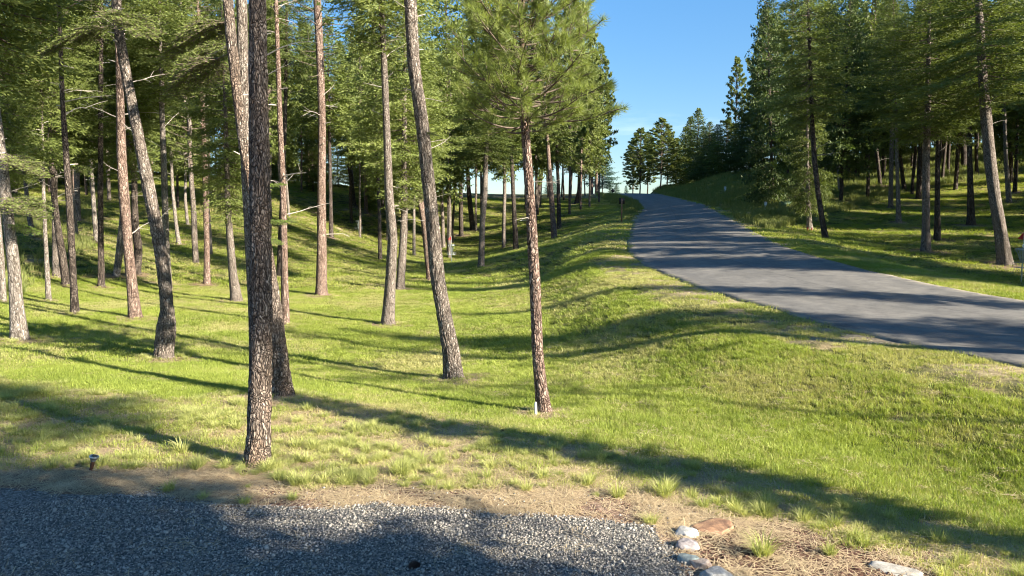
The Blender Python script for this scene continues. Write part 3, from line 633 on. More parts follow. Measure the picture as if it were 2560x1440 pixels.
GL, GR = 'trees of the wood on the left of the road', 'trees of the wood on the right of the road'
TR = [
 # name, label, points, bark, crown, crown row, height, radius, dead, seed, rough
 ('pine_tree','nearest tree with thick straight flaky trunk standing at the gravel edge',[(642,1166,66),(648,1050,62),(652,850,57),(650,620,54),(648,400,52),(643,0,42)],'n','fir',-700,17,1.7,6,1,2),
 ('fir_tree','dark trunk leaning left from close behind the nearest straight tree',[(706,992,58),(698,900,46),(684,760,38),(661,600,32),(638,500,28),(612,390,25),(589,200,25),(578,100,26),(570,0,24)],'n','fir',-560,17,1.6,8,2,2),
 ('fir_tree','grey upright trunk peeping out left of the nearest tree',[(644,925,36),(638,780,31),(627,600,28),(616,430,25),(611,300,25),(606,100,26),(604,0,25)],'g','fir',-300,18,1.6,8,3,1),
 ('fir_tree','grey speckled trunk leaning left, alone on the lawn left of the slim reddish pine',[(1136,948,50),(1128,880,44),(1095,700,38),(1074,480,34),(1057,320,32),(1034,160,33),(1026,0,31)],'g','fir',-520,17,1.8,12,4,2),
 ('ponderosa_pine','slim reddish pine on the lawn with long needled crown against the sky',[(1362,1034,42),(1353,970,34),(1344,880,30),(1338,720,28),(1325,500,25),(1312,300,23),(1310,225,20),(1306,60,16),(1304,-60,13)],'r',None,380,6.4,1.5,3,5,2),
 ('fir_tree','upright grey trunk in mid lawn behind the leaning speckled tree',[(969,812,33),(976,700,27),(982,600,25),(972,480,21),(966,300,17),(956,50,14),(953,0,14)],'g','larch',130,16,1.7,10,6,1),
 ('pine_tree','straight orange brown pine standing in a ring of fallen needles',[(803,738,29),(804,600,23),(804,480,21),(805,300,18),(799,120,18),(793,0,18)],'r','pine',200,17,1.8,12,7,1),
 ('fir_tree','brown trunk with bushy green sprays just right of the upright grey trunk',[(1000,723,23),(1008,600,19),(1012,500,16),(1010,420,14),(1012,200,10)],'g','larch',500,15,2.3,3,8,0),
 ('fir_tree','leaning trunk partly covered by the speckled leaning tree',[(1078,700,22),(1062,560,18),(1048,490,15),(1040,400,13),(1034,200,10)],'r','larch',470,15,2.2,3,9,0),
 ('pine_tree','slender pinkish trunk rising right beside the nearest tree',[(714,812,21),(711,660,17),(708,480,15),(700,300,13),(690,0,9)],'r','pine',60,16,1.4,12,10,1),
 ('pine_tree','grey brown trunk in the hollow right of the flagged basket',[(1203,668,17),(1206,560,14),(1212,480,14),(1215,400,11)],'g','fir',400,15,2.2,4,11,0),
 ('pine_tree','left one of the two trunks close behind the basket in the hollow',[(1153,590,12),(1152,480,10),(1151,380,8)],'d','fir',395,16,2.2,3,12,0),
 ('pine_tree','right one of the two trunks close behind the basket in the hollow',[(1182,575,14),(1172,480,11),(1168,400,9)],'d','larch',400,16,2.2,3,13,0),
 ('pine_tree','thin dark trunk just right of the orange brown pine',[(828,593,12),(826,480,9),(823,300,7)],'d','fir',330,17,2.4,4,14,0),
 ('pine_tree','dark leaning trunk on the shaded slope above the far basket',[(885,515,11),(876,420,9),(864,300,7)],'d','fir',330,17,2.3,3,15,0),
 ('pine_tree','reddish trunk on the shaded slope right above the far basket',[(916,532,9),(910,420,8),(904,250,7)],'r','pine',250,18,2.1,3,16,0),
 ('fir_tree','crooked trunk with a swollen gnarled foot on the left lawn',[(409,897,44),(413,855,50),(416,820,50),(419,782,33),(412,700,32),(398,600,31),(374,480,32),(358,400,29),(334,280,25),(311,160,25),(294,60,23),(291,0,23)],'g','fir',-260,17,2.3,12,17,2),
 ('pine_tree','pinkish straight pine left of the crooked swollen trunk',[(338,797,31),(330,720,25),(318,600,23),(309,480,24),(304,400,22),(300,250,19),(296,160,12),(292,40,10)],'r','pine',-60,16,1.6,16,18,1),
 ('fir_tree','dark trunk with pale right edge on the left lawn',[(187,786,20),(183,700,16),(172,480,16),(166,400,14),(156,250,11),(147,0,8)],'d','pine',100,17,1.5,14,19,0),
 ('pine_tree','dark straight pole like trunk between the two pinkish pines at left',[(253,718,17),(252,600,13),(251,480,13),(252,200,11),(253,30,8)],'d','fir',120,17,1.7,12,20,0),
 ('fir_tree','very slim pale stem near the left edge of the wood',[(122,753,13),(114,600,9),(109,480,8),(105,300,5),(104,200,4)],'p','larch',280,11,1.2,10,21,0),
 ('fir_tree','pale beige trunk leaning left at the left edge of the lawn',[(51,850,40),(42,760,30),(32,640,27),(18,520,25),(6,400,22),(-20,200,17)],'p','larch',200,15,2.2,8,22,1),
 ('fir_tree','pale trunk cut by the left border of the picture',[(8,757,16),(2,640,14),(-10,480,12)],'p','fir',420,14,1.8,4,23,0),
 ('pine_tree','tall ash grey straight trunk rising just right of the crooked swollen one',[(420,722,19),(415,600,16),(412,480,15),(409,400,14),(404,250,12),(402,150,9)],'p','larch',260,15,1.9,10,24,0),
 ('fir_tree','dark trunk leaning left behind the slim pale stem',[(165,713,18),(156,640,18),(143,560,15),(130,440,13),(126,300,9)],'d','fir',360,15,2.0,8,25,0),
 ('fir_tree','stout grey trunk standing close behind the dark leaning one at left',[(141,692,18),(138,600,14),(137,480,12),(137,380,10)],'g','fir',400,14,1.9,6,26,0),
 ('fir_tree','dark bulging trunk half hidden by the pinkish straight pine',[(344,685,15),(346,620,20),(338,560,17),(336,480,14),(336,330,11)],'d','fir',330,15,2.0,6,27,0),
 ('fir_tree','short leaning trunk with lit upper half left of the pinkish straight pine',[(291,690,16),(298,640,18),(306,560,15),(312,440,12)],'p','fir',430,14,1.8,4,28,0),
 ('pine_tree','red brown straight trunk between the crooked tree and the nearest tree',[(518,711,17),(517,600,13),(514,480,14),(507,300,11),(498,100,9)],'r','pine',140,16,1.6,10,29,0),
 ('fir_tree','low crowned fir with drooping boughs left of the nearest tree',[(592,753,28),(582,680,20),(574,580,17),(569,500,14),(564,300,9)],'g','larch',545,12,1.5,0,30,0),
 ('fir_tree','slim tilted trunk on the bright slope right of the ash grey trunk',[(447,610,11),(440,560,9),(431,470,8),(426,360,6)],'p','larch',400,14,1.8,5,31,0),
 ('fir_tree','small curved trunk high on the slope left of the red brown trunk',[(469,562,8),(463,500,7),(464,420,6)],'p','fir',420,14,1.8,3,32,0),
 ('fir_tree','pale trunk on the bright slope left of the pole like dark trunk',[(242,603,13),(236,540,11),(230,440,8)],'p','larch',400,13,1.8,5,33,0),
 ('fir_tree','pale slanting trunk at the foot of the left hillside',[(192,597,12),(184,530,10),(176,440,7)],'p','fir',420,13,1.7,4,34,0),
 ('fir_tree','mossy trunk behind the pale beige leaning trunk at far left',[(83,592,13),(73,540,11),(64,460,9)],'g','larch',430,13,1.9,4,35,0),
 ('fir_tree','dark upright trunk seen just behind the slender pinkish one',[(698,690,13),(702,560,11),(710,400,9),(714,250,9),(716,60,7)],'d','fir',200,18,2.0,5,36,0),
 ('pine_tree','tall reddish trunk third from the slim reddish pine towards the road',[(1386,597,15),(1379,500,13),(1372,400,10),(1367,320,8)],'r','pine',360,17,1.9,4,37,0),
 ('pine_tree','dark trunk standing close right of the tall reddish trunk',[(1398,571,12),(1396,470,9),(1393,400,7)],'d','fir',410,16,1.9,2,38,0),
 ('pine_tree','dark trunk leaning right, close behind the slim reddish pine',[(1340,538,9),(1346,480,11),(1357,400,10),(1366,340,8)],'d','pine',370,17,2.0,2,39,0),
 ('pine_tree','dark trunk with bare lower stem left of the slim reddish pine',[(1290,627,14),(1285,520,11),(1280,420,9),(1276,340,7)],'d','fir',380,15,2.1,3,40,0),
 ('pine_tree','dark trunk leaning right near the crest, bright lawn at its foot',[(1441,509,12),(1448,470,8),(1456,420,7)],'d','pine',420,17,2.2,1,41,0),
 ('pine_tree','reddish trunk second from the road on the crest of the lawn',[(1479,486,8),(1480,430,7),(1482,350,5)],'r','pine',380,19,2.4,1,42,0),
 ('pine_tree','reddish trunk nearest the road on the crest with crown against blue sky',[(1491,484,8),(1491,430,7),(1492,340,6)],'r','pine',330,21,2.6,3,43,0),
 # right side
 ('fir_tree','thick grey trunk leaning left beside the basket at the right edge',[(2514,662,36),(2505,600,30),(2488,500,27),(2475,400,26),(2466,300,25),(2456,180,20),(2450,60,17)],'g','fir',260,17,2.9,4,50,1),
 ('fir_tree','stout straight dark trunk right of the road in the shade',[(2314,630,24),(2315,560,18),(2315,420,17),(2318,320,15),(2320,200,11)],'g','fir',340,16,2.7,6,51,1),
 ('fir_tree','dark trunk close behind and right of the stout straight one',[(2343,602,17),(2343,520,13),(2344,400,11),(2346,300,8)],'d','fir',330,15,2.3,3,52,0),
 ('fir_tree','tall straight trunk midway between the stout one and the leaning one at right',[(2427,562,20),(2426,480,14),(2424,380,11),(2424,290,9)],'d','fir',300,16,2.4,4,53,0),
 ('fir_tree','leaning dark trunk with low green boughs at the foot of the right slope',[(2064,598,16),(2054,540,13),(2045,480,12),(2036,400,12),(2030,300,10),(2026,160,8)],'d','fir',300,17,2.4,8,54,0),
 ('fir_tree','pale slim trunk with red stubs at its foot right of the road',[(2025,574,15),(2020,500,10),(2018,400,8),(2018,280,6)],'p','fir',520,15,1.5,4,55,0),
 ('pine_tree','pale straight slim trunk in front of the right slope',[(2247,556,14),(2245,480,9),(2242,380,8),(2240,270,6)],'p','fir',290,16,2.3,4,56,0),
 ('pine_tree','slim trunk just left of the pale straight one on the right slope',[(2227,520,12),(2228,440,10),(2229,360,9),(2230,260,7)],'g','fir',290,16,2.3,4,57,0),
 ('fir_tree','short leaning trunk behind the pale straight one on the right slope',[(2262,478,11),(2256,440,9),(2250,380,7)],'d','dark',370,15,2.2,0,58,0),
 ('fir_tree','thin pale topped trunk on the tall grass of the right slope',[(2101,482,10),(2094,400,7),(2088,300,5)],'p','larch',320,17,2.0,3,59,0),
 ('fir_tree','dark stout trunk high on the right slope, right of two',[(2142,451,14),(2140,380,11),(2137,280,8)],'d','fir',290,18,2.5,3,60,0),
 ('fir_tree','dark stout trunk high on the right slope, left of two',[(2118,436,12),(2121,360,9),(2124,280,7)],'d','dark',290,17,2.4,2,61,0),
 ('fir_tree','leaning thin trunk between the stout pair and the slim pair on the right slope',[(2201,466,9),(2192,380,8),(2182,280,6)],'d','fir',300,17,2.3,2,62,0),
 ('pine_tree','pale edged trunk behind the thick leaning one at right',[(2523,507,13),(2515,400,9),(2510,260,7)],'p','fir',260,17,2.2,4,63,0),
 ('pine_tree','dark twin trunk at the far right behind the leaning one',[(2537,480,10),(2541,400,8),(2543,300,6)],'d','fir',290,17,2.2,2,64,0),
 ('fir_tree','dark trunk close behind the stout straight one on the left',[(2296,497,13),(2300,400,11),(2303,300,8)],'d','fir',320,17,2.4,3,65,0),
 ('fir_tree','broad dark trunk on the upper right slope under dense boughs',[(2411,422,15),(2408,350,12),(2405,270,9)],'d','dark',290,17,2.5,2,66,0),
 ('fir_tree','thin dark trunk right of the broad one on the upper right slope',[(2442,442,9),(2440,360,7),(2440,280,5)],'d','dark',300,17,2.4,1,67,0),
 ('fir_tree','dark full fir at the left end of the right wood beside the marker post',[(1932,512,10),(1930,440,8),(1926,300,6)],'d','fir',500,19,2.1,0,68,0),
]
KEEP = {}
for (nm, lb, pts, bk, cr_, cb, tot, rad_, dd_, sd, rg_) in TR:
    KEEP[sd] = traced_tree(nm, lb, pts, bk, cr_, cb, tot, rad_, GL if sd < 50 else GR, dd_, sd, rg_)

# leafy low branches on some near trunks
def leafy(sd, px, py, ang, ln, kind, tilt=0.0):
    root, Q, rr, on = KEEP[sd]; Y = root.location.y
    z = at(px, py, Y)[2] - root.location.z; p = on(z); link('leafy_branch', SPRAY[kind], root, p, (0, tilt, ang), (ln,) * 3)
for a in [(2, 700, 470, .1, .45, 0, -.25), (2, 690, 560, -.2, .5, 0, -.2), (2, 690, 595, -.5, .35, 0, .1), (2, 600, 130, 2.6, 1.0, 3, .2), 
          (3, 605, 40, 2.9, 1.2, 3, .25), (3, 606, 110, 3.6, .8, 3, .2), 
          (22, 30, 560, -.2, .7, 0, .15), (22, 20, 490, -.5, 1.1, 1, .2), (22, 15, 500, 3.2, 1.0, 1, .2), (22, 10, 380, -.3, 1.0, 1, .3),
          (8, 1010, 500, -1.2, 1.0, 1, .2), (8, 1010, 510, -2.0, .9, 1, .3), (8, 1010, 480, .2, 1.2, 1, .2), (4, 1060, 330, -.2, .25, 1, .1),
          (17, 300, 60, 3.4, 1.0, 3, .3), (17, 295, 30, -.8, 1.1, 3, .3)]:
    leafy(*a)

# the long needled crown of the slim pine: every tuft is built needle by needle
def ponderosa_crown(root, Q, on):
    global rng; rng = np.random.default_rng(404); W = MB(); Lf = MB(); up = np.array([0, 0, 1.0])
    zt = Q[-1][2]; z0 = 4.0; ga = 0; nb = 92
    for b in range(nb):
        f = (b + rng.random() * .6) / nb; z = z0 + (zt - z0) * f; ga += 2.39996 + rng.normal() * .25
        p0 = on(z); Lb = (1.42 - .65 * f) * rng.uniform(.6, 1.1) * (.75 + .25 * min(1, f / .15)); el = .0 + .45 * f + rng.normal() * .1
        d = np.array([math.cos(ga) * math.cos(el), math.sin(ga) * math.cos(el), math.sin(el)]); side = unit(np.cross(d, up))
        tt = np.linspace(0, 1, 7)[:, None]; P = p0 + d * Lb * tt + up * (-.22 * Lb * tt + .42 * Lb * tt ** 2) + side * rng.normal() * .15 * Lb * tt ** 2
        W.tube(P, np.linspace(.017, .006, 7), 5, .5, False)
        for k in range(int(4 + 6.5 * Lb)):
            s_ = rng.uniform(.3, 1) if k else 1.0; q = np.array([np.interp(s_, tt[:, 0], P[:, c]) for c in range(3)])
            td = unit(d * .8 + side * rng.normal() * .8 + up * rng.uniform(.0, 1.0)) if k else unit(d + up * .6)
            l = rng.uniform(.14, .5) * (1.2 - s_ * .6) if k else .08; tip = q + td * l
            W.tube([q, q + td * l * .5 + side * .01, tip], [.006, .005, .004], 4, .5, False)
            n = 88; u = rng.uniform(0, 1, (n, 1)) ** .7
            dd = unit(td * rng.uniform(.2, 1.5, (n, 1)) + rng.normal(size=(n, 3)) * .7 ); pp = tip - td * (1 - u) * .11
            leaf_quads(Lf, pp, dd, rng.uniform(.09, .15, n), .005, np.clip(rng.random() * .5 + rng.random(n) * .5, 0, 1), .06)
    link('crown', join_proto('long_needle_crown', W, M_TWIGD, Lf, M_PINEN), root)
ponderosa_crown(KEEP[5][0], KEEP[5][1], KEEP[5][3])

# ------------------------------------------------------------------ further trees: shared trunk and crown meshes
def far_trunk(seed, mt):
    r = np.random.default_rng(seed); P = [(r.normal() * .02 * i, r.normal() * .02 * i, -.3 + i * 1.45) for i in range(12)]
    return trunk_mesh(P, np.linspace(.17, .03, 12), 10, 0, seed, mt)[0]
FTR = {k: [far_trunk(i + 5, m_) for i in range(2)] for k, m_ in (('g', M_BARK), ('d', M_BARKD), ('r', M_BARKR), ('p', M_BARKP))}
def far_tree(name, label, x, y, kind, h, cb, cr_, bark='d', group=None, seed=0, tr=1.0, lean=None):
    """h height, cb crown base height above ground (m)"""
    z = gz(x, y); rs = np.random.default_rng(seed + 9000)
    root = thing(name, label, 'tree', (x, y, z), (rs.normal() * .02 if lean is None else 0, rs.normal() * .03 if lean is None else lean, rs.uniform(0, 6.28) if lean is None else 0), group)
    link('trunk', FTR[bark][seed % 2], root, scale=(tr, tr, h / 15.65))
    if y > 42 and kind + 'f' in CROWNS: kind += 'f'
    protos, Hc, Rc = CROWNS[kind]
    link('crown', protos[seed % len(protos)], root, (0, 0, cb), (0, 0, rs.uniform(0, 6.28)), (cr_ / Rc, cr_ / Rc, (h - cb) / Hc))
    return root
OCC = [(float(k[0].location.x), float(k[0].location.y)) for k in KEEP.values()]
def free(x, y, d): return all((x - a) ** 2 + (y - b) ** 2 > d * d for a, b in OCC)

# silhouettes along the right of the road, traced one by one: (px of stem, base row, top row, half width px, kind, depth, label)
SIL = [
 (1600,472,325,40,'pine',150,'pine with spreading crown left of the group at the top of the road'),
 (1582,474,352,24,'pine',158,'smaller pine at the left flank of the group at the top of the road'),
 (1619,470,335,30,'pine',156,'pine close right of the spreading one at the top of the road'),
 (1652,466,300,44,'pine',140,'tall pointed pine second in the row above the road crest'),
 (1668,462,330,40,'pine',150,'olive green pine behind the tall pointed one above the road'),
 (1690,462,345,36,'fir',146,'low dark fir right of the tall pointed pine'),
 (1712,458,318,36,'fir',140,'dark fir at the left end of the dense row along the slope'),
 (1742,454,272,42,'fir',132,'pointed fir rising highest from the dense row along the slope'),
 (1724,456,292,36,'fir',140,'narrow fir left of the highest pointed one in the row'),
 (1772,450,306,40,'dark',124,'dark fir with level top in the middle of the dense row'),
 (1757,452,322,36,'dark',128,'dark fir below the highest pointed one in the row'),
 (1792,446,312,40,'dark',120,'dark rounded fir left of the isolated spire topped pine'),
 (1836,440,150,30,'pine',118,'isolated tall spire topped pine rising above the dark row'),
 (1815,444,300,44,'fir',116,'broad fir at the foot of the isolated spire topped pine'),
 (1852,440,296,46,'dark',112,'dark fir right of the isolated spire topped pine'),
 (1875,436,250,50,'dark',108,'dark fir filling the gap before the tall right wood'),
 (1905,434,30,42,'pine',104,'very tall slim pine at the left edge of the right wood'),
 (1893,436,165,40,'pine',108,'pine with ragged crown stepping down left of the right wood'),
 (1935,430,60,50,'pine',98,'tall pine second at the left edge of the right wood'),
 (1970,428,-60,52,'fir',92,'tall full fir third from the left edge of the right wood'),
 (2010,425,-40,60,'fir',88,'tall fir behind the leaning one at the foot of the slope'),
]
for i, (px, pb, pt, hw, kd, Yd, lb) in enumerate(SIL):
    b = at(px, pb, Yd); z = gz(b[0], b[1]); top = at(px, pt, Yd)[2]; h = top - z
    far_tree('fir_tree' if kd != 'pine' else 'pine_tree', lb, b[0], b[1], kd, h, h * (.22 if kd == 'pine' else .06), hw / F * Yd * 1.15, 'd', GR, i, .9, lean=0.0)
    OCC.append((b[0], b[1]))
for i, (px, pb, pt, hw, lb) in enumerate([(1506,490,378,36,'blue green spruce beyond the crest beside the reddish trunks'),(1541,489,458,12,'small distant conifer behind the diamond sign'),
        (1526,489,462,9,'tiny distant conifer left of the diamond sign'),(1565,489,464,8,'tiny distant conifer on the horizon beside the road'),(1380,488,440,22,'blue green spruce far behind the lawn trunks')]):
    b = at(px, pb, 165.0); z = gz(b[0], b[1]); h = at(px, pt, 165.0)[2] - z
    far_tree('spruce_tree', lb, b[0], b[1], 'spruce', h, h * .3, hw / F * 165 * 1.2, 'd', 'distant trees beyond the crest', i, .8, lean=0.0)

# labels of the unnumbered trees: told by their look and by the traced tree they stand beside in the picture
MARK = {1: 'the nearest tree', 4: 'the speckled leaning tree', 5: 'the slim reddish pine on the lawn', 6: 'the upright grey trunk', 7: 'the orange brown pine', 8: 'the bushy trunk beside the upright grey one',
 10: 'the slender pinkish trunk', 11: 'the trunk in the hollow', 15: 'the dark leaner above the far basket', 16: 'the reddish trunk above the far basket', 17: 'the crooked swollen trunk', 18: 'the pinkish straight pine',
 19: 'the dark trunk with pale edge', 20: 'the dark pole like trunk', 21: 'the very slim pale stem', 22: 'the pale beige leaning trunk', 24: 'the ash grey trunk', 25: 'the dark leaner at left', 29: 'the red brown trunk', 30: 'the low crowned fir',
 31: 'the slim tilted trunk on the slope', 33: 'the pale trunk on the slope', 37: 'the tall reddish trunk', 42: 'the reddish crest trunks', 50: 'the thick grey leaner at right', 51: 'the stout straight trunk', 53: 'the tall trunk left of the thick leaner',
 54: 'the leaner at the slope foot', 56: 'the pale straight slim trunk', 58: 'the short leaner on the slope', 59: 'the pale topped trunk', 60: 'the stout pair high on the slope', 62: 'the thin leaner right of the pair', 66: 'the broad dark upper trunk', 67: 'the thin upper trunk at right'}
MPX = [(k, project(*[np.array(float(q)) for q in KEEP[k][0].location])[0]) for k in MARK]
USED = {}
def place_label(looks, x, y):
    """the first wording not yet taken: look first, then the traced tree beside it"""
    px = float(project(np.array(float(x)), np.array(float(y)), np.array(gz(x, y)))[0])
    if px < 10: out = [l + ' partly past the left border' for l in looks]
    elif px > 2550: out = [l + ' partly past the right border' for l in looks]
    else: out = [l + (', right of ' if px > m else ', left of ') + MARK[k] for l in looks for k, m in sorted(MPX, key=lambda t: abs(t[1] - px))[:3]]
    out = [o for o in out if len(o.split()) <= 16]
    for o in out:
        if o not in USED: USED[o] = 1; return o
    return out[-1]
def girth(v): return 'slim' if v < .78 else ('stout' if v > .98 else 'medium')

for i, (px, pb, pt, hw, kd, Yd, cbf, lb) in enumerate([
 (1424, 503, -60, 58, 'pine', 78, .22, 'big pine whose crown fills the space right of the slim reddish pine'),
 (1452, 500, 20, 58, 'pine', 84, .2, 'big pine beside the leaning trunk near the crest'),
 (1474, 490, 70, 56, 'fir', 92, .2, 'tall fir third from the road at the edge of the left wood'),
 (1498, 487, 120, 44, 'pine', 100, .25, 'pine standing nearest the road at the edge of the left wood'),
 (1340, 505, -120, 80, 'larch', 72, .25, 'broad light green conifer directly behind the slim reddish pine'),
 (1262, 516, -120, 88, 'larch', 70, .26, 'broad light green conifer left behind the slim reddish pine'),
 (1120, 515, -140, 92, 'larch', 68, .26, 'broad light green conifer behind the speckled leaning tree'),
 (1190, 505, -100, 90, 'fir', 82, .25, 'broad fir midway behind the speckled tree and the slim reddish pine')]):
    b = at(px, pb, Yd); z = gz(b[0], b[1]); h = at(px, pt, Yd)[2] - z
    far_tree({'pine': 'pine_tree', 'fir': 'fir_tree', 'larch': 'larch_tree'}[kd], lb, b[0], b[1], kd, h, h * cbf, hw / F * Yd, 'r' if kd == 'pine' else 'g', GL, i, .8, lean=0.0); OCC.append((b[0], b[1]))
# wood on the left: unnumbered trees between and behind the traced ones
rs = np.random.default_rng(2024); n = 0; tries = 0
while n < 150 and tries < 9000:
    tries += 1
    Yd = 34 + 90 * rs.random() ** .8; px = rs.uniform(-170, 1470)
    x = (px - 1280) / F * Yd
    if px > 1040 and Yd < 62: continue
    if px > 700 and Yd < 50: continue
    if px > 1400 and Yd < 82: continue
    if 820 < px < 880 and Yd > 70: continue
    if not free(x, Yd, 2.6 if Yd > 60 else 3.2): continue
    lit = rs.random(); kd = 'larch' if lit < .4 else ('fir' if lit < .75 else 'pine')
    h = rs.uniform(14, 21); cb = rs.uniform(4.0, 7.5) if px > 700 else rs.uniform(4.5, 8)
    bk = 'gdrp'[rs.choice(4, p=[.35, .3, .2, .15])]
    tg = rs.uniform(.6, 1.15)
    far_tree({'larch': 'larch_tree', 'fir': 'fir_tree', 'pine': 'pine_tree'}[kd],
             place_label([w + {'g': 'grey stemmed ', 'd': 'dark stemmed ', 'r': 'reddish stemmed ', 'p': 'pale stemmed '}[bk] + {'larch': 'light green conifer', 'fir': 'dark fir', 'pine': 'tufted pine'}[kd] for w in ('', girth(tg) + ' ', ('far ' if Yd > 78 else 'near ') + girth(tg) + ' ')], x, Yd),
             x, Yd, kd, h, cb, rs.uniform(1.7, 2.6), bk, {'larch': 'light green conifers deep in the left wood', 'fir': 'dark firs deep in the left wood', 'pine': 'tufted pines deep in the left wood'}[kd], n, tg); OCC.append((x, Yd)); n += 1
# young bushy firs closing the view at the back of the left wood
n = 0; tries = 0
while n < 70 and tries < 4000:
    tries += 1; px = rs.uniform(-300, 1000); Yd = rs.uniform(78, 120)
    if px < 300: Yd = rs.uniform(52, 100)
    x = (px - 1280) / F * Yd
    if not free(x, Yd, 1.8): continue
    h = rs.uniform(5, 10)
    far_tree('young_fir', place_label([w + ('light green' if n % 2 else 'dark green') + ' young fir' for w in (('tall ' if h > 7.5 else 'low '), ('far tall ' if h > 7.5 else 'far low ') if Yd > 95 else ('near tall ' if h > 7.5 else 'near low '))], x, Yd), x, Yd, 'larch' if n % 2 else 'fir', h, .3, rs.uniform(1.6, 2.6), 'g', 'young firs at the back of the left wood', n, .5); OCC.append((x, Yd)); n += 1
# wood on the right
n = 0; tries = 0
while n < 70 and tries < 6000:
    tries += 1; px = rs.uniform(2040, 2650); Yd = rs.uniform(58, 125)
    if px > 2560: Yd = rs.uniform(40, 120)
    x = (px - 1280) / F * Yd
    if not free(x, Yd, 3.0): continue
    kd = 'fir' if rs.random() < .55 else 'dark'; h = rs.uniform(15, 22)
    tg = rs.uniform(.65, 1.1); far_tree('fir_tree', place_label([w + ('dark fir' if kd == 'dark' else 'mid green fir') for w in ('back row ', girth(tg) + ' back row ', ('far ' if Yd > 90 else 'near ') + girth(tg) + ' back row ')], x, Yd), x, Yd, kd, h, rs.uniform(2.5, 6.5) if Yd < 90 else rs.uniform(.5, 4), rs.uniform(2.0, 3.0), 'd', 'dark firs at the back of the right wood', n, tg); OCC.append((x, Yd)); n += 1

# trees standing outside the picture whose shadows fall into it
def shade(x, y, kind, h, cb, cr_, lb, seed, tr=1.0, nm='fir_tree'):
    far_tree(nm, lb, x, y, kind, h, cb, cr_, 'g', 'trees beside the viewer that throw shadows into view', seed, tr, lean=0.0)
shade(21.6, -7.2, 'fir', 17.6, 13.9, 1.15, 'tall slim fir whose crown shades the nearest trunk', 1, .5)
shade(7.0, 4.25, 'dark', 6.6, 1.5, .85, 'narrow fir whose shadow lies along the grassy rim', 2, 1.3)
shade(8.6, -2.2, 'dark', 13, 4.2, 2.4, 'bushy fir shading the left of the gravel', 3, 1.0)
shade(12.5, -5.2, 'dark', 15, 5.0, 2.8, 'second bushy fir shading the left of the gravel', 4, 1.0)
shade(7.8, -4.1, 'dark', 9, 2.6, 1.3, 'low fir shading the bottom edge of the gravel', 5, .8)
shade(14.4, 3.6, 'pine', 13, 6.2, 1.5, 'pine whose thin shade crosses the lower lawn', 8, .35, 'pine_tree')
shade(15.0, 7.0, 'pine', 11, 5.5, 1.6, 'pine shading the near bank of the lawn', 6, 1.6, 'pine_tree')
shade(17.5, 7.3, 'fir', 11, 4.2, 1.8, 'fir shading the near stretch of the road', 7, 1.2)
shade(21.5, 4.8, 'pine', 12, 5.5, 1.9, 'pine shading the near stretch of the road', 9, 1.2, 'pine_tree')
shade(18.6, 12.1, 'fir', 10.5, 4.0, 1.3, 'fir shading the middle stretch of the road', 12, 1.2)
shade(20.0, 20.5, 'fir', 14, 3.0, 2.3, 'fir standing right of the road just outside the view', 10, 1.2)
shade(23.0, 17.6, 'fir', 15, 4.0, 2.3, 'second fir standing right of the road just outside the view', 11, 1.2)
rs = np.random.default_rng(5); n = 0; tries = 0
while n < 42 and tries < 9000:
    tries += 1; x = rs.uniform(17, 85); y = rs.uniform(0, 75)
    a = math.degrees(math.atan2(x, y)); c = y + .601 * x
    if a < 36.5 or a > 78 or c < 17: continue
    if 22.5 < c < 29.5 or 39.8 < c < 42.3: continue
    if not free(x, y, 3.0): continue
    hmax = 12.5 if c < 23 else (18 if c < 40 else 24)
    if n % 3 and c < 29: continue
    if c > 44 and (x < 34 or tries % 2): continue
    far_tree('fir_tree', 'fir of the right wood just outside the view, throwing shadows over the road', x, y, 'dark' if n % 2 else 'fir', rs.uniform(hmax - 4, hmax), rs.uniform(3, 6), rs.uniform(1.8, 2.9), 'g', 'firs shading the road', n, 1.0)
    OCC.append((x, y)); n += 1

build_ground(); build_sheets()

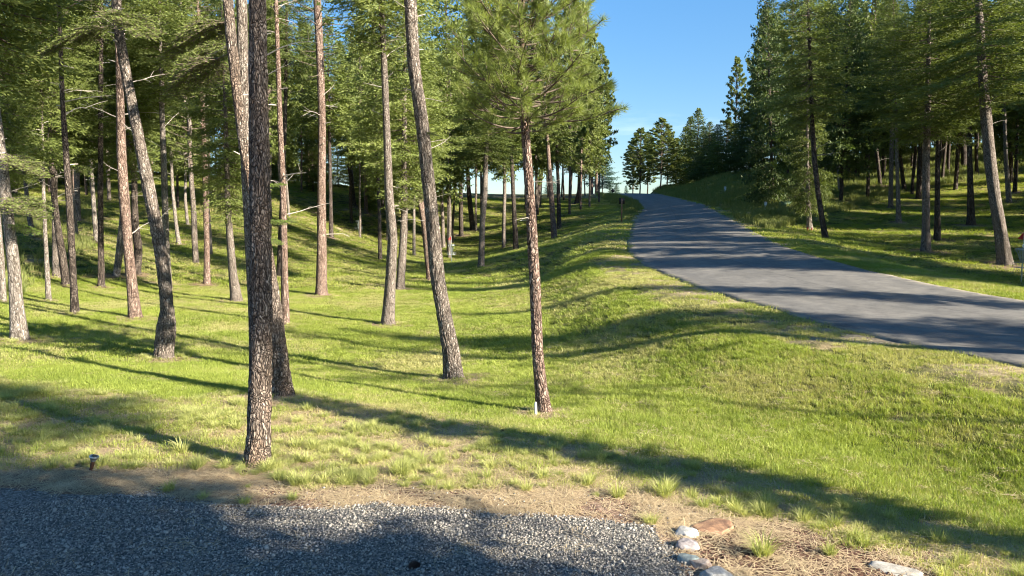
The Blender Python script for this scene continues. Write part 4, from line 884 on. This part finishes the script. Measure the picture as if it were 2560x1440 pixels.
# ------------------------------------------------------------------ scattered ground cover (stuff)
def proto_coll(name, meshes):
    c = bpy.data.collections.new(name)
    for i, me in enumerate(meshes): c.objects.link(bpy.data.objects.new('%s_%02d' % (name, i), me))
    return c
def scatter(name, P, rot, scl, idx, coll):
    me = bpy.data.meshes.new(name); me.vertices.add(len(P)); me.vertices.foreach_set('co', np.asarray(P, np.float32).ravel())
    a = me.attributes.new('rot', 'FLOAT_VECTOR', 'POINT'); a.data.foreach_set('vector', np.asarray(rot, np.float32).ravel())
    a = me.attributes.new('scl', 'FLOAT_VECTOR', 'POINT'); a.data.foreach_set('vector', np.asarray(scl, np.float32).ravel())
    a = me.attributes.new('idx', 'INT', 'POINT'); a.data.foreach_set('value', np.asarray(idx, np.int32))
    o = link(name, me, kind='stuff')
    ng = bpy.data.node_groups.new(name, 'GeometryNodeTree')
    ng.interface.new_socket('Geometry', in_out='INPUT', socket_type='NodeSocketGeometry'); ng.interface.new_socket('Geometry', in_out='OUTPUT', socket_type='NodeSocketGeometry')
    n = ng.nodes; gi = n.new('NodeGroupInput'); go = n.new('NodeGroupOutput'); ip = n.new('GeometryNodeInstanceOnPoints'); ci = n.new('GeometryNodeCollectionInfo')
    ci.inputs['Collection'].default_value = coll; ci.inputs['Separate Children'].default_value = True; ci.inputs['Reset Children'].default_value = True
    ip.inputs['Pick Instance'].default_value = True
    def na(t, nm): q = n.new('GeometryNodeInputNamedAttribute'); q.data_type = t; q.inputs['Name'].default_value = nm; return q.outputs['Attribute']
    l = ng.links; l.new(gi.outputs[0], ip.inputs['Points']); l.new(ci.outputs[0], ip.inputs['Instance'])
    l.new(na('INT', 'idx'), ip.inputs['Instance Index']); l.new(na('FLOAT_VECTOR', 'rot'), ip.inputs['Rotation']); l.new(na('FLOAT_VECTOR', 'scl'), ip.inputs['Scale'])
    l.new(ip.outputs[0], go.inputs[0])
    m = o.modifiers.new('scatter', 'NODES'); m.node_group = ng
    return o
def blade_tuft(name, seed, nblades, rad, hmin, hmax, w, spread, m_, bend=.5):
    r = np.random.default_rng(seed); n = nblades
    a = r.uniform(0, 2 * np.pi, n); q = rad * np.sqrt(r.random(n)); P = np.stack([q * np.cos(a), q * np.sin(a), np.full(n, -.01)], 1)
    a2 = a + r.normal(size=n) * .8; lean = r.uniform(.0, spread, n); h = r.uniform(hmin, hmax, n)
    D = np.stack([np.cos(a2), np.sin(a2), np.zeros(n)], 1); S = np.stack([-np.sin(a2 + r.normal(size=n)), np.cos(a2 + r.normal(size=n)), np.zeros(n)], 1)
    S = unit(S) * (w * r.uniform(.7, 1.3, n))[:, None]
    M = P + D * (lean * h * .45)[:, None] + np.stack([0 * h, 0 * h, h * .6], 1)
    T = P + D * (lean * h * (1 + bend))[:, None] + np.stack([0 * h, 0 * h, h * (1 - .25 * lean)], 1)
    V = np.stack([P - S, P + S, M + S * .8, M - S * .8, T], 1).reshape(-1, 3); k = np.arange(n)[:, None] * 5
    return mesh_np(name, V, [k + np.array([[0, 1, 2, 3]]), k + np.array([[3, 2, 4]])], m_, np.r_[r.random(n), r.random(n)] * .9)
LAWN = proto_coll('lawn_tuft', [blade_tuft('lawn_tuft', i, 46, .085, .03, .075, .0022, 1.0, M_LAWN) for i in range(4)] + [blade_tuft('dry_tuft', 20 + i, 46, .085, .02, .055, .0022, 1.3, M_LAWND) for i in range(2)])
BUNCH_ME = [blade_tuft('bunch_grass', 40 + i, 150, .045, .10, .21, .0024, 1.15, M_BUNCH, .3) for i in range(4)]
BUNCH = proto_coll('bunch_grass', BUNCH_ME)
TALLC = proto_coll('tall_grass', [blade_tuft('tall_grass', 60 + i, 60, .28, .30, .62, .008, .45, M_TALL, .3) for i in range(4)])

def wedge(n, y0, y1, half=37.5, seed=0, power=1.0):
    """points spread evenly over the ground between two distances, within the view plus a margin"""
    r = np.random.default_rng(seed); d = np.sqrt(r.uniform(y0 ** 2, y1 ** 2, n)); a = np.radians(r.uniform(-half, half, n)); return d * np.sin(a), d * np.cos(a), r
def lawn_layer(name, n, y0, y1, s0, s1, seed, hs=1.0):
    X, Y, r = wedge(n, y0, y1, 38, seed); Z = height(X, Y); z = zones(X, Y, Z)
    nn = fbm(X, Y, 1.6, 4, 77); dd = fbm(X, Y, .55, 3, 55)
    p = np.ones(n); p[z['roaddist'] < .05] = 0; 
    sh = (z['roaddist'] < 1.8) & z['roadleft'] & (Y < 32); p = np.where(sh, np.where(nn > .5, .10, .75), p)
    p = np.where(z['berm'], np.where(fbm(X, Y, 2.0, 3, 12) > .47, .75, .25), p)
    p = np.where(z['tall'], .3, p)
    p[z['dirt'] | z['gravel']] = 0; p[z['roaddist'] < -.12] = 0; p = np.where((z['roaddist'] < .08) & (p > 0), .3, p)
    for (sx, sy, sr) in TREE_SKIRTS: p = np.where(np.hypot(X - sx, Y - sy) < sr * r.uniform(.45, .9, n), p * .15, p)
    k = r.random(n) < p; X, Y, Z = X[k], Y[k], Z[k]; m_ = len(X); nn = nn[k]; dd = dd[k]
    dry = (dd + r.normal(size=m_) * .13 > .51) | (z['berm'][k] & (r.random(m_) < .7)) | (sh[k] & (r.random(m_) < .7))
    idx = np.where(dry, 4 + r.integers(0, 2, m_), r.integers(0, 4, m_))
    s = r.uniform(s0, s1, m_) ; hv = s * r.uniform(.75, 1.3, m_) * hs
    scatter(name, np.stack([X, Y, Z], 1), np.stack([r.normal(size=m_) * .08, r.normal(size=m_) * .08, r.uniform(0, 6.28, m_)], 1), np.stack([s, s, hv], 1), idx, LAWN)
lawn_layer('lawn_grass', 42000, 5.5, 15, .85, 1.35, 1)
lawn_layer('lawn_grass_mid', 56000, 15, 34, 1.5, 2.4, 2, .62)
lawn_layer('lawn_grass_far', 60000, 34, 110, 3.4, 5.5, 3, .42)

def bunches():
    X, Y, r = wedge(5200, 4.5, 14, 38, 11); Z = height(X, Y); z = zones(X, Y, Z); cl = fbm(X, Y, 1.4, 3, 21)
    k = z['berm'] & ~z['dirt'] & (r.random(len(X)) < sstep(.36, .6, cl) * .75 + .08)
    edge = ~z['dirt'] & z['berm'] & (fbm(X, Y, .8, 2, 91) > .5) & (r.random(len(X)) < .2); k |= edge
    strag = z['dirt'] & ~z['gravel'] & (r.random(len(X)) < .02); k |= strag
    X, Y, Z = X[k], Y[k], Z[k]
    for (sx, sy, sr) in TREE_SKIRTS:
        if sy > 30 or sy < 0: continue
        q = 11; aa = r.uniform(0, 6.28, q); d_ = sr * r.uniform(.26, .5, q); xx = sx + d_ * np.cos(aa); yy = sy + .1 + d_ * np.sin(aa); X = np.r_[X, xx]; Y = np.r_[Y, yy]; Z = np.r_[Z, height(xx, yy)]
    m_ = len(X); s = r.uniform(.3, .85, m_)
    scatter('bunch_grass', np.stack([X, Y, Z], 1), np.stack([r.normal(size=m_) * .1, r.normal(size=m_) * .1, r.uniform(0, 6.28, m_)], 1), np.stack([s, s, s * r.uniform(.7, 1.05, m_)], 1), r.integers(0, 4, m_), BUNCH)
    X, Y, r = wedge(42000, 20, 150, 38, 12); Z = height(X, Y); z = zones(X, Y, Z)
    k = z['tall'] & (z['roaddist'] > .3) & (r.random(len(X)) < np.clip(fbm(X, Y, .3, 3, 8) * 2 - .3, .15, 1)); X, Y, Z = X[k], Y[k], Z[k]; m_ = len(X); s = r.uniform(.6, 1.15, m_) * np.where(Y > 70, 1.15, 1)
    near = (project(X, Y, Z)[0] < 1640) & (Y < 140); s = np.where(near, s * .8, s)
    scatter('tall_grass', np.stack([X, Y, Z], 1), np.stack([r.normal(size=m_) * .1, r.normal(size=m_) * .1, r.uniform(0, 6.28, m_)], 1), np.stack([s * 1.3, s * 1.3, s], 1), r.integers(0, 4, m_), TALLC)
bunches()

def ico(sub=1):
    import bmesh
    bm = bmesh.new(); bmesh.ops.create_icosphere(bm, subdivisions=sub, radius=1.0); V = np.array([v.co[:] for v in bm.verts]); F_ = np.array([[v.index for v in f.verts] for f in bm.faces]); bm.free(); return V, F_
def chips():
    V0, F0 = ico(1); ms = []; M_ST = stone_chip_material()
    for i in range(7):
        r = np.random.default_rng(i); V = V0 * (1 + r.normal(size=(len(V0), 1)) * .16) * np.array([1, r.uniform(.6, .9), r.uniform(.4, .7)]); ms.append(mesh_np('gravel_stone', V, [F0], M_ST))
    c = proto_coll('gravel_stone', ms)
    X, Y, r = wedge(95000, 4.2, 7.4, 39, 21); Z = height(X, Y) + .014; z = zones(X, Y, Z)
    k = z['gravel'] | (z['dirt'] & ~z['mulch'] & (r.random(len(X)) < .035)); X, Y, Z = X[k], Y[k], Z[k]; m_ = len(X)
    s = r.lognormal(-5.2, .36, m_); s = np.where(r.random(m_) < .01, s * 2.2, s)
    scatter('gravel', np.stack([X, Y, Z + s * .2 + r.random(m_) * .006], 1), r.uniform(-.7, .7, (m_, 3)) + np.array([0, 0, 1]) * r.uniform(0, 6.28, (m_, 1)), np.stack([s, s, s], 1), r.integers(0, 7, m_), c)
    # straw and fallen needles
    M_STRAW = leaf_mat('dry_straw', (.28, .20, .12), (.66, .53, .34), .15, .2, .8, 3)
    def straw(seed):
        r = np.random.default_rng(seed); mb = MB(); n = 16
        for _ in range(n):
            a = r.uniform(0, 6.28); l = r.uniform(.06, .17); p = np.r_[r.normal(size=2) * .05, r.uniform(.002, .02)]; d = np.array([math.cos(a), math.sin(a), r.normal() * .07]); sd = np.array([-d[1], d[0], 0]) * .0022
            q = p + d * l * .5 + np.array([0, 0, .006]) + sd * r.normal() * 5; e = p + d * l
            mb.add(np.array([p - sd, p + sd, q + sd, q - sd, e - sd * .6, e + sd * .6]), [(0, 1, 2, 3), (3, 2, 5, 4)], r.random())
        return mb.mesh('straw', M_STRAW)
    c2 = proto_coll('straw', [straw(i) for i in range(5)])
    X, Y, r = wedge(40000, 4.2, 12, 39, 22); Z = height(X, Y); z = zones(X, Y, Z)
    cl = fbm(X, Y, 2.2, 3, 41)
    p = np.where(z['gravel'], .015, np.where(z['mulch'], .35 * sstep(.4, .6, cl) + .12, np.where(z['dirt'], .75 * sstep(.3, .6, cl) + .15, np.where(z['berm'], .28, 0))))
    k = r.random(len(X)) < p; X, Y, Z = X[k], Y[k], Z[k]
    for (sx, sy, sr) in TREE_SKIRTS:
        if sy > 45 or sy < 0: continue
        q = int(min(260, 160 * sr)); rr_ = sr * .75 * r.random(q) ** .6; aa = r.uniform(0, 6.28, q); xx = sx + rr_ * np.cos(aa); yy = sy + rr_ * np.sin(aa)
        X = np.r_[X, xx]; Y = np.r_[Y, yy]; Z = np.r_[Z, height(xx, yy) + .01]
    xx, yy, _r = wedge(1500, 8, 30, 36, 33); zz = height(xx, yy); kk = zones(xx, yy, zz)['roaddist'] > .2; X = np.r_[X, xx[kk]]; Y = np.r_[Y, yy[kk]]; Z = np.r_[Z, zz[kk] + .03]
    m_ = len(X); s = r.uniform(.6, 1.2, m_)
    scatter('fallen_straw', np.stack([X, Y, Z], 1), np.stack([0 * s, 0 * s, r.uniform(0, 6.28, m_)], 1), np.stack([s, s, s], 1), r.integers(0, 5, m_), c2)
    # bark mulch
    M_MU = simple('bark_mulch', (.11, .055, .038), .95, 0, .6, 30)
    ms = []
    for i in range(4):
        r = np.random.default_rng(i + 90); V = V0 * (1 + r.normal(size=(len(V0), 1)) * .2) * np.array([1, r.uniform(.3, .6), .22]); ms.append(mesh_np('bark_chip', V, [F0], M_MU))
    c3 = proto_coll('bark_chip', ms)
    X, Y, r = wedge(16000, 4.2, 7.2, 39, 23); Z = height(X, Y); z = zones(X, Y, Z)
    k = (z['mulch'] & (r.random(len(X)) < .9)) | (z['dirt'] & ~z['gravel'] & (r.random(len(X)) < .3)); X, Y, Z = X[k], Y[k], Z[k]; m_ = len(X); s = r.uniform(.008, .022, m_)
    scatter('bark_mulch', np.stack([X, Y, Z + .006], 1), np.stack([r.normal(size=m_) * .4, r.normal(size=m_) * .4, r.uniform(0, 6.28, m_)], 1), np.stack([s, s, s], 1), r.integers(0, 4, m_), c3)
chips()

# conspicuous clumps on the rim, each its own thing
for px, py, s, i, lb in [(1000,1188,1.15,0,'bright green upright grass clump on the dry rim in front of the slim pine'),(700,1205,.8,1,'tuft of grass at the gravel edge right of the nearest tree'),
        (808,1212,.75,2,'small green tuft growing out of the bare soil'),(1085,1122,.8,3,'dark grass clump in the shadow band on the rim'),(1660,1240,1.1,0,'yellow straw coloured round grass clump above the orange rock'),
        (1545,1245,.9,1,'green pointed grass clump left of the yellow one above the rocks'),(1905,1390,1.1,2,'pale upright grass clump in the bark mulch'),(2075,1390,.7,3,'small yellow grass clump in the bark mulch'),
        (2345,1360,.9,1,'green grass clump at the shaded end of the mulch bed'),(1915,1275,1.0,3,'grey green grass clump at the shaded side behind the orange rock'),(345,1108,.6,0,'small dark tuft in the tree shadow left of the nearest tree'),(455,1135,1.1,2,'wide dark green clump left of the nearest tree')]:
    g = ground_at(px, py); link('grass_clump', BUNCH_ME[i], None, g, (0, 0, px), (s, s, s), label=lb, category='grass clump', group='grass clumps on the dry rim')

# ------------------------------------------------------------------ rocks
def rock(name, label, px, py, size, seed, m_, rotz=0, sub=4, angular=.0, sink=.3, tilt=(0, 0), group='rocks edging the planting bed', ly=None):
    sink += .1; angular = angular if angular else .35
    V, F_ = ico(sub); r = np.random.default_rng(seed); s = seed * 3.1
    n1 = noise3(V[:, 0] * 1.3 + s, V[:, 1] * 1.3, V[:, 2] * 1.3); n2 = noise3(V[:, 0] * 4 + s, V[:, 1] * 4, V[:, 2] * 4); n3 = noise3(V[:, 0] * 11 + s, V[:, 1] * 11, V[:, 2] * 11)
    V = V * (1 + (n1 - .5) * .5 + (n2 - .5) * .14 + (n3 - .5) * .07)[:, None]
    if angular:
        for _ in range(9):
            nn = unit(r.normal(size=3) * np.array([1, 1, .6])); dd = V @ nn; V = V - np.outer(np.maximum(dd - .62, 0) * angular, nn)
        V[:, 2] = np.clip(V[:, 2], -.8, .62 + .1 * n2 + .05 * n3)
    V = V * np.array(size) / 2
    g = ground_at(px, py); o = link(name, mesh_np(name, V, [F_], m_, smooth=angular < .6), None, (g[0], g[1] + size[1] * .3, g[2] + size[2] * (.5 - sink)), (tilt[0], tilt[1], rotz), label=label, category='rock', group=group); return o
def rock_mat(name, a, b, c, sc_=6):
    m, nt, out = mat(name); L = nt.links; tc_ = N(nt, 'TexCoord')
    n1 = N(nt, 'TexNoise', Scale=float(sc_), Detail=8.0, Roughness=.65, Distortion=.6); L.new(tc_.outputs['Object'], n1.inputs['Vector'])
    n2 = N(nt, 'TexNoise', Scale=70.0, Detail=3.0); L.new(tc_.outputs['Object'], n2.inputs['Vector'])
    col = ramp(nt, n1.outputs['Fac'], [(.35, a), (.52, b), (.64, c)]); col = mixrgb(nt, .3, col, ramp(nt, n2.outputs['Fac'], [(.3, (.1, .1, .1)), (.7, (.8, .8, .8))]), 'OVERLAY')
    b_ = N(nt, 'BsdfPrincipled', Roughness=.75); L.new(col, b_.inputs['Base Color']); bp = N(nt, 'Bump', Strength=.5, Distance=.01); L.new(n1.outputs['Fac'], bp.inputs['Height']); L.new(bp.outputs[0], b_.inputs['Normal'])
    L.new(b_.outputs[0], out.inputs[0]); return m
rock('rock', 'flat orange brown slab rock behind the white stone', 1795, 1335, (.50, .30, .12), 3, rock_mat('orange_rock', (.14, .075, .045), (.28, .16, .09), (.44, .27, .14)), .22, 4, 1.0, .42, (.12, .0))
rock('rock', 'smooth white stone at the corner of the planting bed', 1722, 1345, (.22, .17, .13), 4, rock_mat('white_rock', (.24, .23, .21), (.42, .41, .38), (.58, .565, .53)), .1, 4, .5, .35)
rock('rock', 'mottled purple grey stone in front of the white one', 1718, 1377, (.20, .16, .14), 5, rock_mat('purple_rock', (.12, .105, .105), (.24, .215, .215), (.46, .44, .42)), .5, 4, .6, .32)
rock('rock', 'teal grey oval stone at the edge of the gravel', 1722, 1412, (.19, .14, .11), 6, rock_mat('teal_rock', (.12, .145, .14), (.23, .27, .26), (.38, .41, .38)), -.15, 4, .5, .3)
rock('rock', 'brown and grey pointed stone right of the teal one', 1752, 1422, (.17, .13, .10), 7, rock_mat('brown_rock', (.12, .08, .06), (.30, .25, .21), (.50, .48, .44)), -.5, 4, .7, .32)
rock('rock', 'pale grey rounded stone cut by the bottom of the picture', 1795, 1455, (.26, .18, .12), 8, rock_mat('grey_rock', (.18, .18, .175), (.30, .30, .29), (.44, .44, .42)), 0, 4, .5, .3)
rock('rock', 'long pale flat stone lying in the mulch bed', 2255, 1440, (.40, .2, .09), 9, rock_mat('pale_rock', (.22, .20, .17), (.34, .32, .28), (.48, .45, .40)), -.4, 4, .6, .4, (0, .08), 'stones inside the planting bed')
rock('rock', 'small pale buried stone at the shoulder of the road', 1545, 1130, (.16, .1, .05), 10, rock_mat('buried_rock', (.2, .17, .14), (.3, .26, .22), (.42, .38, .33)), 0, 3, 0, .4, (0, 0), 'stones on the rim')
bpy.data.objects[-1] if False else None
def cone(px, py, s, lb, a):
    mb = MB(); r = np.random.default_rng(int(px))
    for k in range(11):
        f = k / 10; rad = .30 * math.sin(math.pi * min(1, f * .9 + .12)) + .05
        for j in range(8):
            an = j * math.pi / 4 + k * .4; c = np.array([f, rad * math.cos(an), rad * math.sin(an)]); d = unit(np.array([.5, math.cos(an), math.sin(an)])); t_ = np.array([0, -math.sin(an), math.cos(an)]) * .13
            mb.add([c * [1, .4, .4] - t_ * .5, c * [1, .4, .4] + t_ * .5, c + d * .12 + t_, c + d * .16, c + d * .12 - t_], [(0, 1, 2, 3, 4)], r.random())
    mb.tube([(0, 0, 0), (.5, 0, 0), (1, 0, 0)], [.1, .16, .04], 6)
    g = ground_at(px, py); link('pine_cone', mb.mesh('pine_cone', M_CONE), None, (g[0], g[1], g[2] + .3 * s), (0, 0, a), (s,) * 3, label=lb, category='pine cone', group='pine cones on the ground')
M_CONE = simple('pine_cone', (.07, .04, .028), .9, 0, .4, 30)
cone(1022, 1425, .075, 'dark pine cone lying on the gravel at the bottom of the picture', .4)
cone(604, 1192, .07, 'brown pine cone in the straw at the foot of the nearest tree', 1.2)
cone(865, 1062, .06, 'pine cone on bare soil in the shaded rim behind the nearest tree', 2.0)
cone(1252, 1084, .06, 'pine cone near the edge of the shaded rim left of the slim pine', .9)

# ------------------------------------------------------------------ garden light, stake, posts, signs
M_STEEL = simple('brushed_steel', (.55, .57, .58), .3, 1.0, .05); M_COPPER = simple('dark_copper', (.10, .05, .035), .45, .6, .2)
M_PANEL = simple('solar_panel', (.02, .03, .04), .15, 0, .1); M_LENS = simple('smoky_lens', (.10, .11, .11), .2, 0, .1)
g = ground_at(226, 1180)
t = thing('solar_light', 'small leaning solar garden light beside the gravel at left', 'garden light', g, (0, .28, 0))
mb = MB(); mb.tube([(0, 0, -.05), (0, 0, .115)], [.016, .018], 14); link('stake', mb.mesh('stake', M_COPPER, True), t)
mb = MB(); mb.tube([(0, 0, .112), (0, 0, .135), (0, 0, .150)], [.022, .032, .034], 18); link('lamp_lens', mb.mesh('lamp_lens', M_LENS), t)
mb = MB(); mb.tube([(0, 0, .150), (0, 0, .158), (0, 0, .166)], [.045, .047, .044], 20); cap = link('lamp_cap', mb.mesh('lamp_cap', M_STEEL), t)
mb = MB(); mb.box((0, 0, .1675), (.05, .05, .004)); link('solar_panel', mb.mesh('solar_panel', M_PANEL), cap)

M_WHITE = simple('white_plastic', (.75, .75, .73), .5, 0, .08); M_BLACK = simple('dark_sign_back', (.012, .011, .011), .5, 0, .3)
M_POST = simple('weathered_red_wood', (.28, .13, .075), .85, 0, .35, 12, .4); M_POSTD = simple('dark_post', (.03, .027, .025), .7, 0, .2)
g = ground_at(1340, 1042); s_ = MB(); s_.tube([(0, 0, -.05), (0, 0, .19), (.003, 0, .21)], [.018, .019, .012], 10)
link('marker_stake', s_.mesh('marker_stake', M_WHITE), None, g, (0, -.04, 0), label='short white stake at the foot of the slim reddish pine', category='stake')
def marker(px, py, w, h, lb, lean=0):
    g = ground_at(px, py); W_, H_ = w / F * g[1], h / F * g[1]
    t = thing('marker_post', lb, 'marker post', g, (0, lean, 0), 'white marker posts on the right slope')
    mb = MB(); mb.box((0, 0, H_ * .4), (W_, .04, H_ * .95)); link('post', mb.mesh('post', M_WHITE), t)
    mb = MB(); mb.box((0, 0, H_ * .93), (W_ * 1.15, .055, H_ * .12)); link('cap', mb.mesh('cap', M_WHITE), t)
marker(1813, 483, 5, 16, 'white marker post on the dry slope left of the right wood')
marker(1913, 524, 6, 19, 'white marker post in the tall grass beside the leaning stem', .06)
g = ground_at(1962, 516); t = thing('utility_box', 'low green utility box in the grass right of the marker post', 'utility box', g, (0, 0, .2)); M_GRN = simple('green_enamel', (.05, .11, .07), .5, 0, .1)
mb = MB(); mb.box((0, 0, .15), (.7, .6, .34)); link('body', mb.mesh('body', M_GRN), t); mb = MB(); mb.box((0, 0, .345), (.76, .66, .045)); link('lid', mb.mesh('lid', M_GRN), t)
M_RED = simple('red_flag', (.40, .025, .022), .7, 0, .1)
for px, lb in ((2019, 'left one of two short red stubs at the foot of the pale slim trunk'), (2029, 'right one of two short red stubs at the foot of the pale slim trunk')):
    g = ground_at(px, 578); mb = MB(); mb.tube([(0, 0, -.05), (0, 0, .22), (0, 0, .24)], [.035, .035, .02], 8); link('marker_stub', mb.mesh('marker_stub', M_RED), None, g, label=lb, category='stake', group='red stubs')
# sign seen from behind
g = ground_at(1554, 556); Yd = g[1]; k = Yd / F
t = thing('road_sign', 'square sign seen from behind on a reddish wooden post left of the road', 'sign', g)
Hs = 60 * k
mb = MB(); mb.box((0, 0, Hs / 2 - .1), (.085, .085, Hs + .2)); link('post', mb.mesh('post', M_POST), t)
mb = MB(); mb.box((0, .058, Hs - 7 * k), (14.5 * k, .02, 15 * k)); pl = link('plate', mb.mesh('plate', M_BLACK), t)
mb = MB()
for zz in (Hs - 4 * k, Hs - 10 * k): mb.tube([(0, -.05, zz), (0, -.043, zz)], [.012, .012], 8)
link('bolt', mb.mesh('bolt', M_STEEL), t, kind='stuff')
g = at(1532, 488, 128.0); g[2] = gz(g[0], g[1]); k = 128 / F
t = thing('warning_sign', 'diamond shaped warning sign seen from behind at the crest of the road', 'sign', g)
zc = at(1532, 477, 128.0)[2] - g[2]
c45 = math.cos(math.pi / 4); mb = MB(); mb.box((0, .03, zc), (7.6 * k, .03, 7.6 * k), [[c45, 0, c45], [0, 1, 0], [-c45, 0, c45]]); link('plate', mb.mesh('plate', M_BLACK), t)
mb = MB(); mb.box((0, 0, zc / 2 - .1), (.09, .05, zc + .2)); link('post', mb.mesh('post', M_POSTD), t)

# ------------------------------------------------------------------ disc golf baskets
M_GALV = simple('galvanised_wire', (.34, .38, .38), .35, .8, .1)
def basket(label, px, py, flag, plate, Y=None, rot=0):
    g = ground_at(px, py)
    t = thing('disc_golf_basket', label, 'disc golf basket', g, (0, 0, rot), 'disc golf baskets')
    def ring(mb, r, z, w, n=28):
        a = np.linspace(0, 2 * np.pi, n + 1); mb.tube(np.stack([r * np.cos(a), r * np.sin(a), np.full(n + 1, z)], 1), np.full(n + 1, w), 5, .5, False)
    mb = MB(); mb.tube([(0, 0, -.1), (0, 0, 1.40)], [.024, .024], 10); link('pole', mb.mesh('pole', M_GALV, True), t)
    mb = MB(); ring(mb, .335, .60, .006); ring(mb, .335, .70, .005); ring(mb, .335, .80, .007); ring(mb, .18, .60, .005)
    for i in range(20):
        a = i * math.pi / 10; c, s = math.cos(a), math.sin(a); mb.tube([(.335 * c, .335 * s, .80), (.335 * c, .335 * s, .60), (.02 * c, .02 * s, .59)], [.004] * 3, 4, .5, False)
    link('tray', mb.mesh('tray', M_GALV), t)
    mb = MB(); ring(mb, .28, 1.30, .008); ring(mb, .28, 1.36, .008)
    a = np.linspace(0, 2 * np.pi, 33); V = np.array([(.283 * math.cos(q), .283 * math.sin(q), z_) for q in a[:-1] for z_ in (1.30, 1.36)]); i = np.arange(32); mb.add(V, np.stack([2 * i, 2 * ((i + 1) % 32), 2 * ((i + 1) % 32) + 1, 2 * i + 1], 1))
    for i in range(6): q = i * math.pi / 3; mb.tube([(0, 0, 1.37), (.28 * math.cos(q), .28 * math.sin(q), 1.36)], [.006, .006], 4)
    link('top_band', mb.mesh('top_band', M_GALV), t)
    def chain(r0, r1): 
        m = MB(); P = [(r0 + (r1 - r0) * f ** .75, 0, 1.30 - .52 * f) for f in np.linspace(0, 1, 7)]; m.tube(P, [.006] * 7, 4); return m.mesh('chain', M_GALV)
    c1, c2 = chain(.255, .055), chain(.15, .05)
    for i in range(12): link('chain', c1, t, rot=(0, 0, i * math.pi / 6))
    for i in range(6): link('chain', c2, t, rot=(0, 0, i * math.pi / 3 + .26))
    if flag:
        mb = MB(); mb.tube([(0, 0, 1.38), (0, 0, 2.02)], [.008, .006], 6); fp = link('flag_pole', mb.mesh('flag_pole', M_WHITE), t)
        n = 7; V = []
        for i in range(n):
            f = i / (n - 1); w = .13 * (1 - f) + .012
            for s_ in (1, -1): V.append((-.01 - f * .24, .03 * math.sin(f * 6), 1.86 - f * .10 + s_ * w))
        F_ = [(2 * i, 2 * i + 1, 2 * i + 3, 2 * i + 2) for i in range(n - 1)]
        V2 = [(x, y + .003, z) for x, y, z in V]; m = MB(); m.add(V, F_); m.add(V2, [q[::-1] for q in F_]); link('flag', m.mesh('flag', M_RED, True), t)
    if plate:
        mb = MB(); mb.tube([(0, -.035, 1.47), (0, -.045, 1.47)], [.075, .075], 20); link('number_plate', mb.mesh('number_plate', M_WHITE), t)
basket('disc golf basket with red flag in the grassy hollow between trunks', 1129, 657, True, False)
basket('disc golf basket without flag on the sunny slope right of the orange brown pine', 897, 590, False, False)
basket('disc golf basket with red flag and round white plate at the right edge', 2553, 706, True, True)
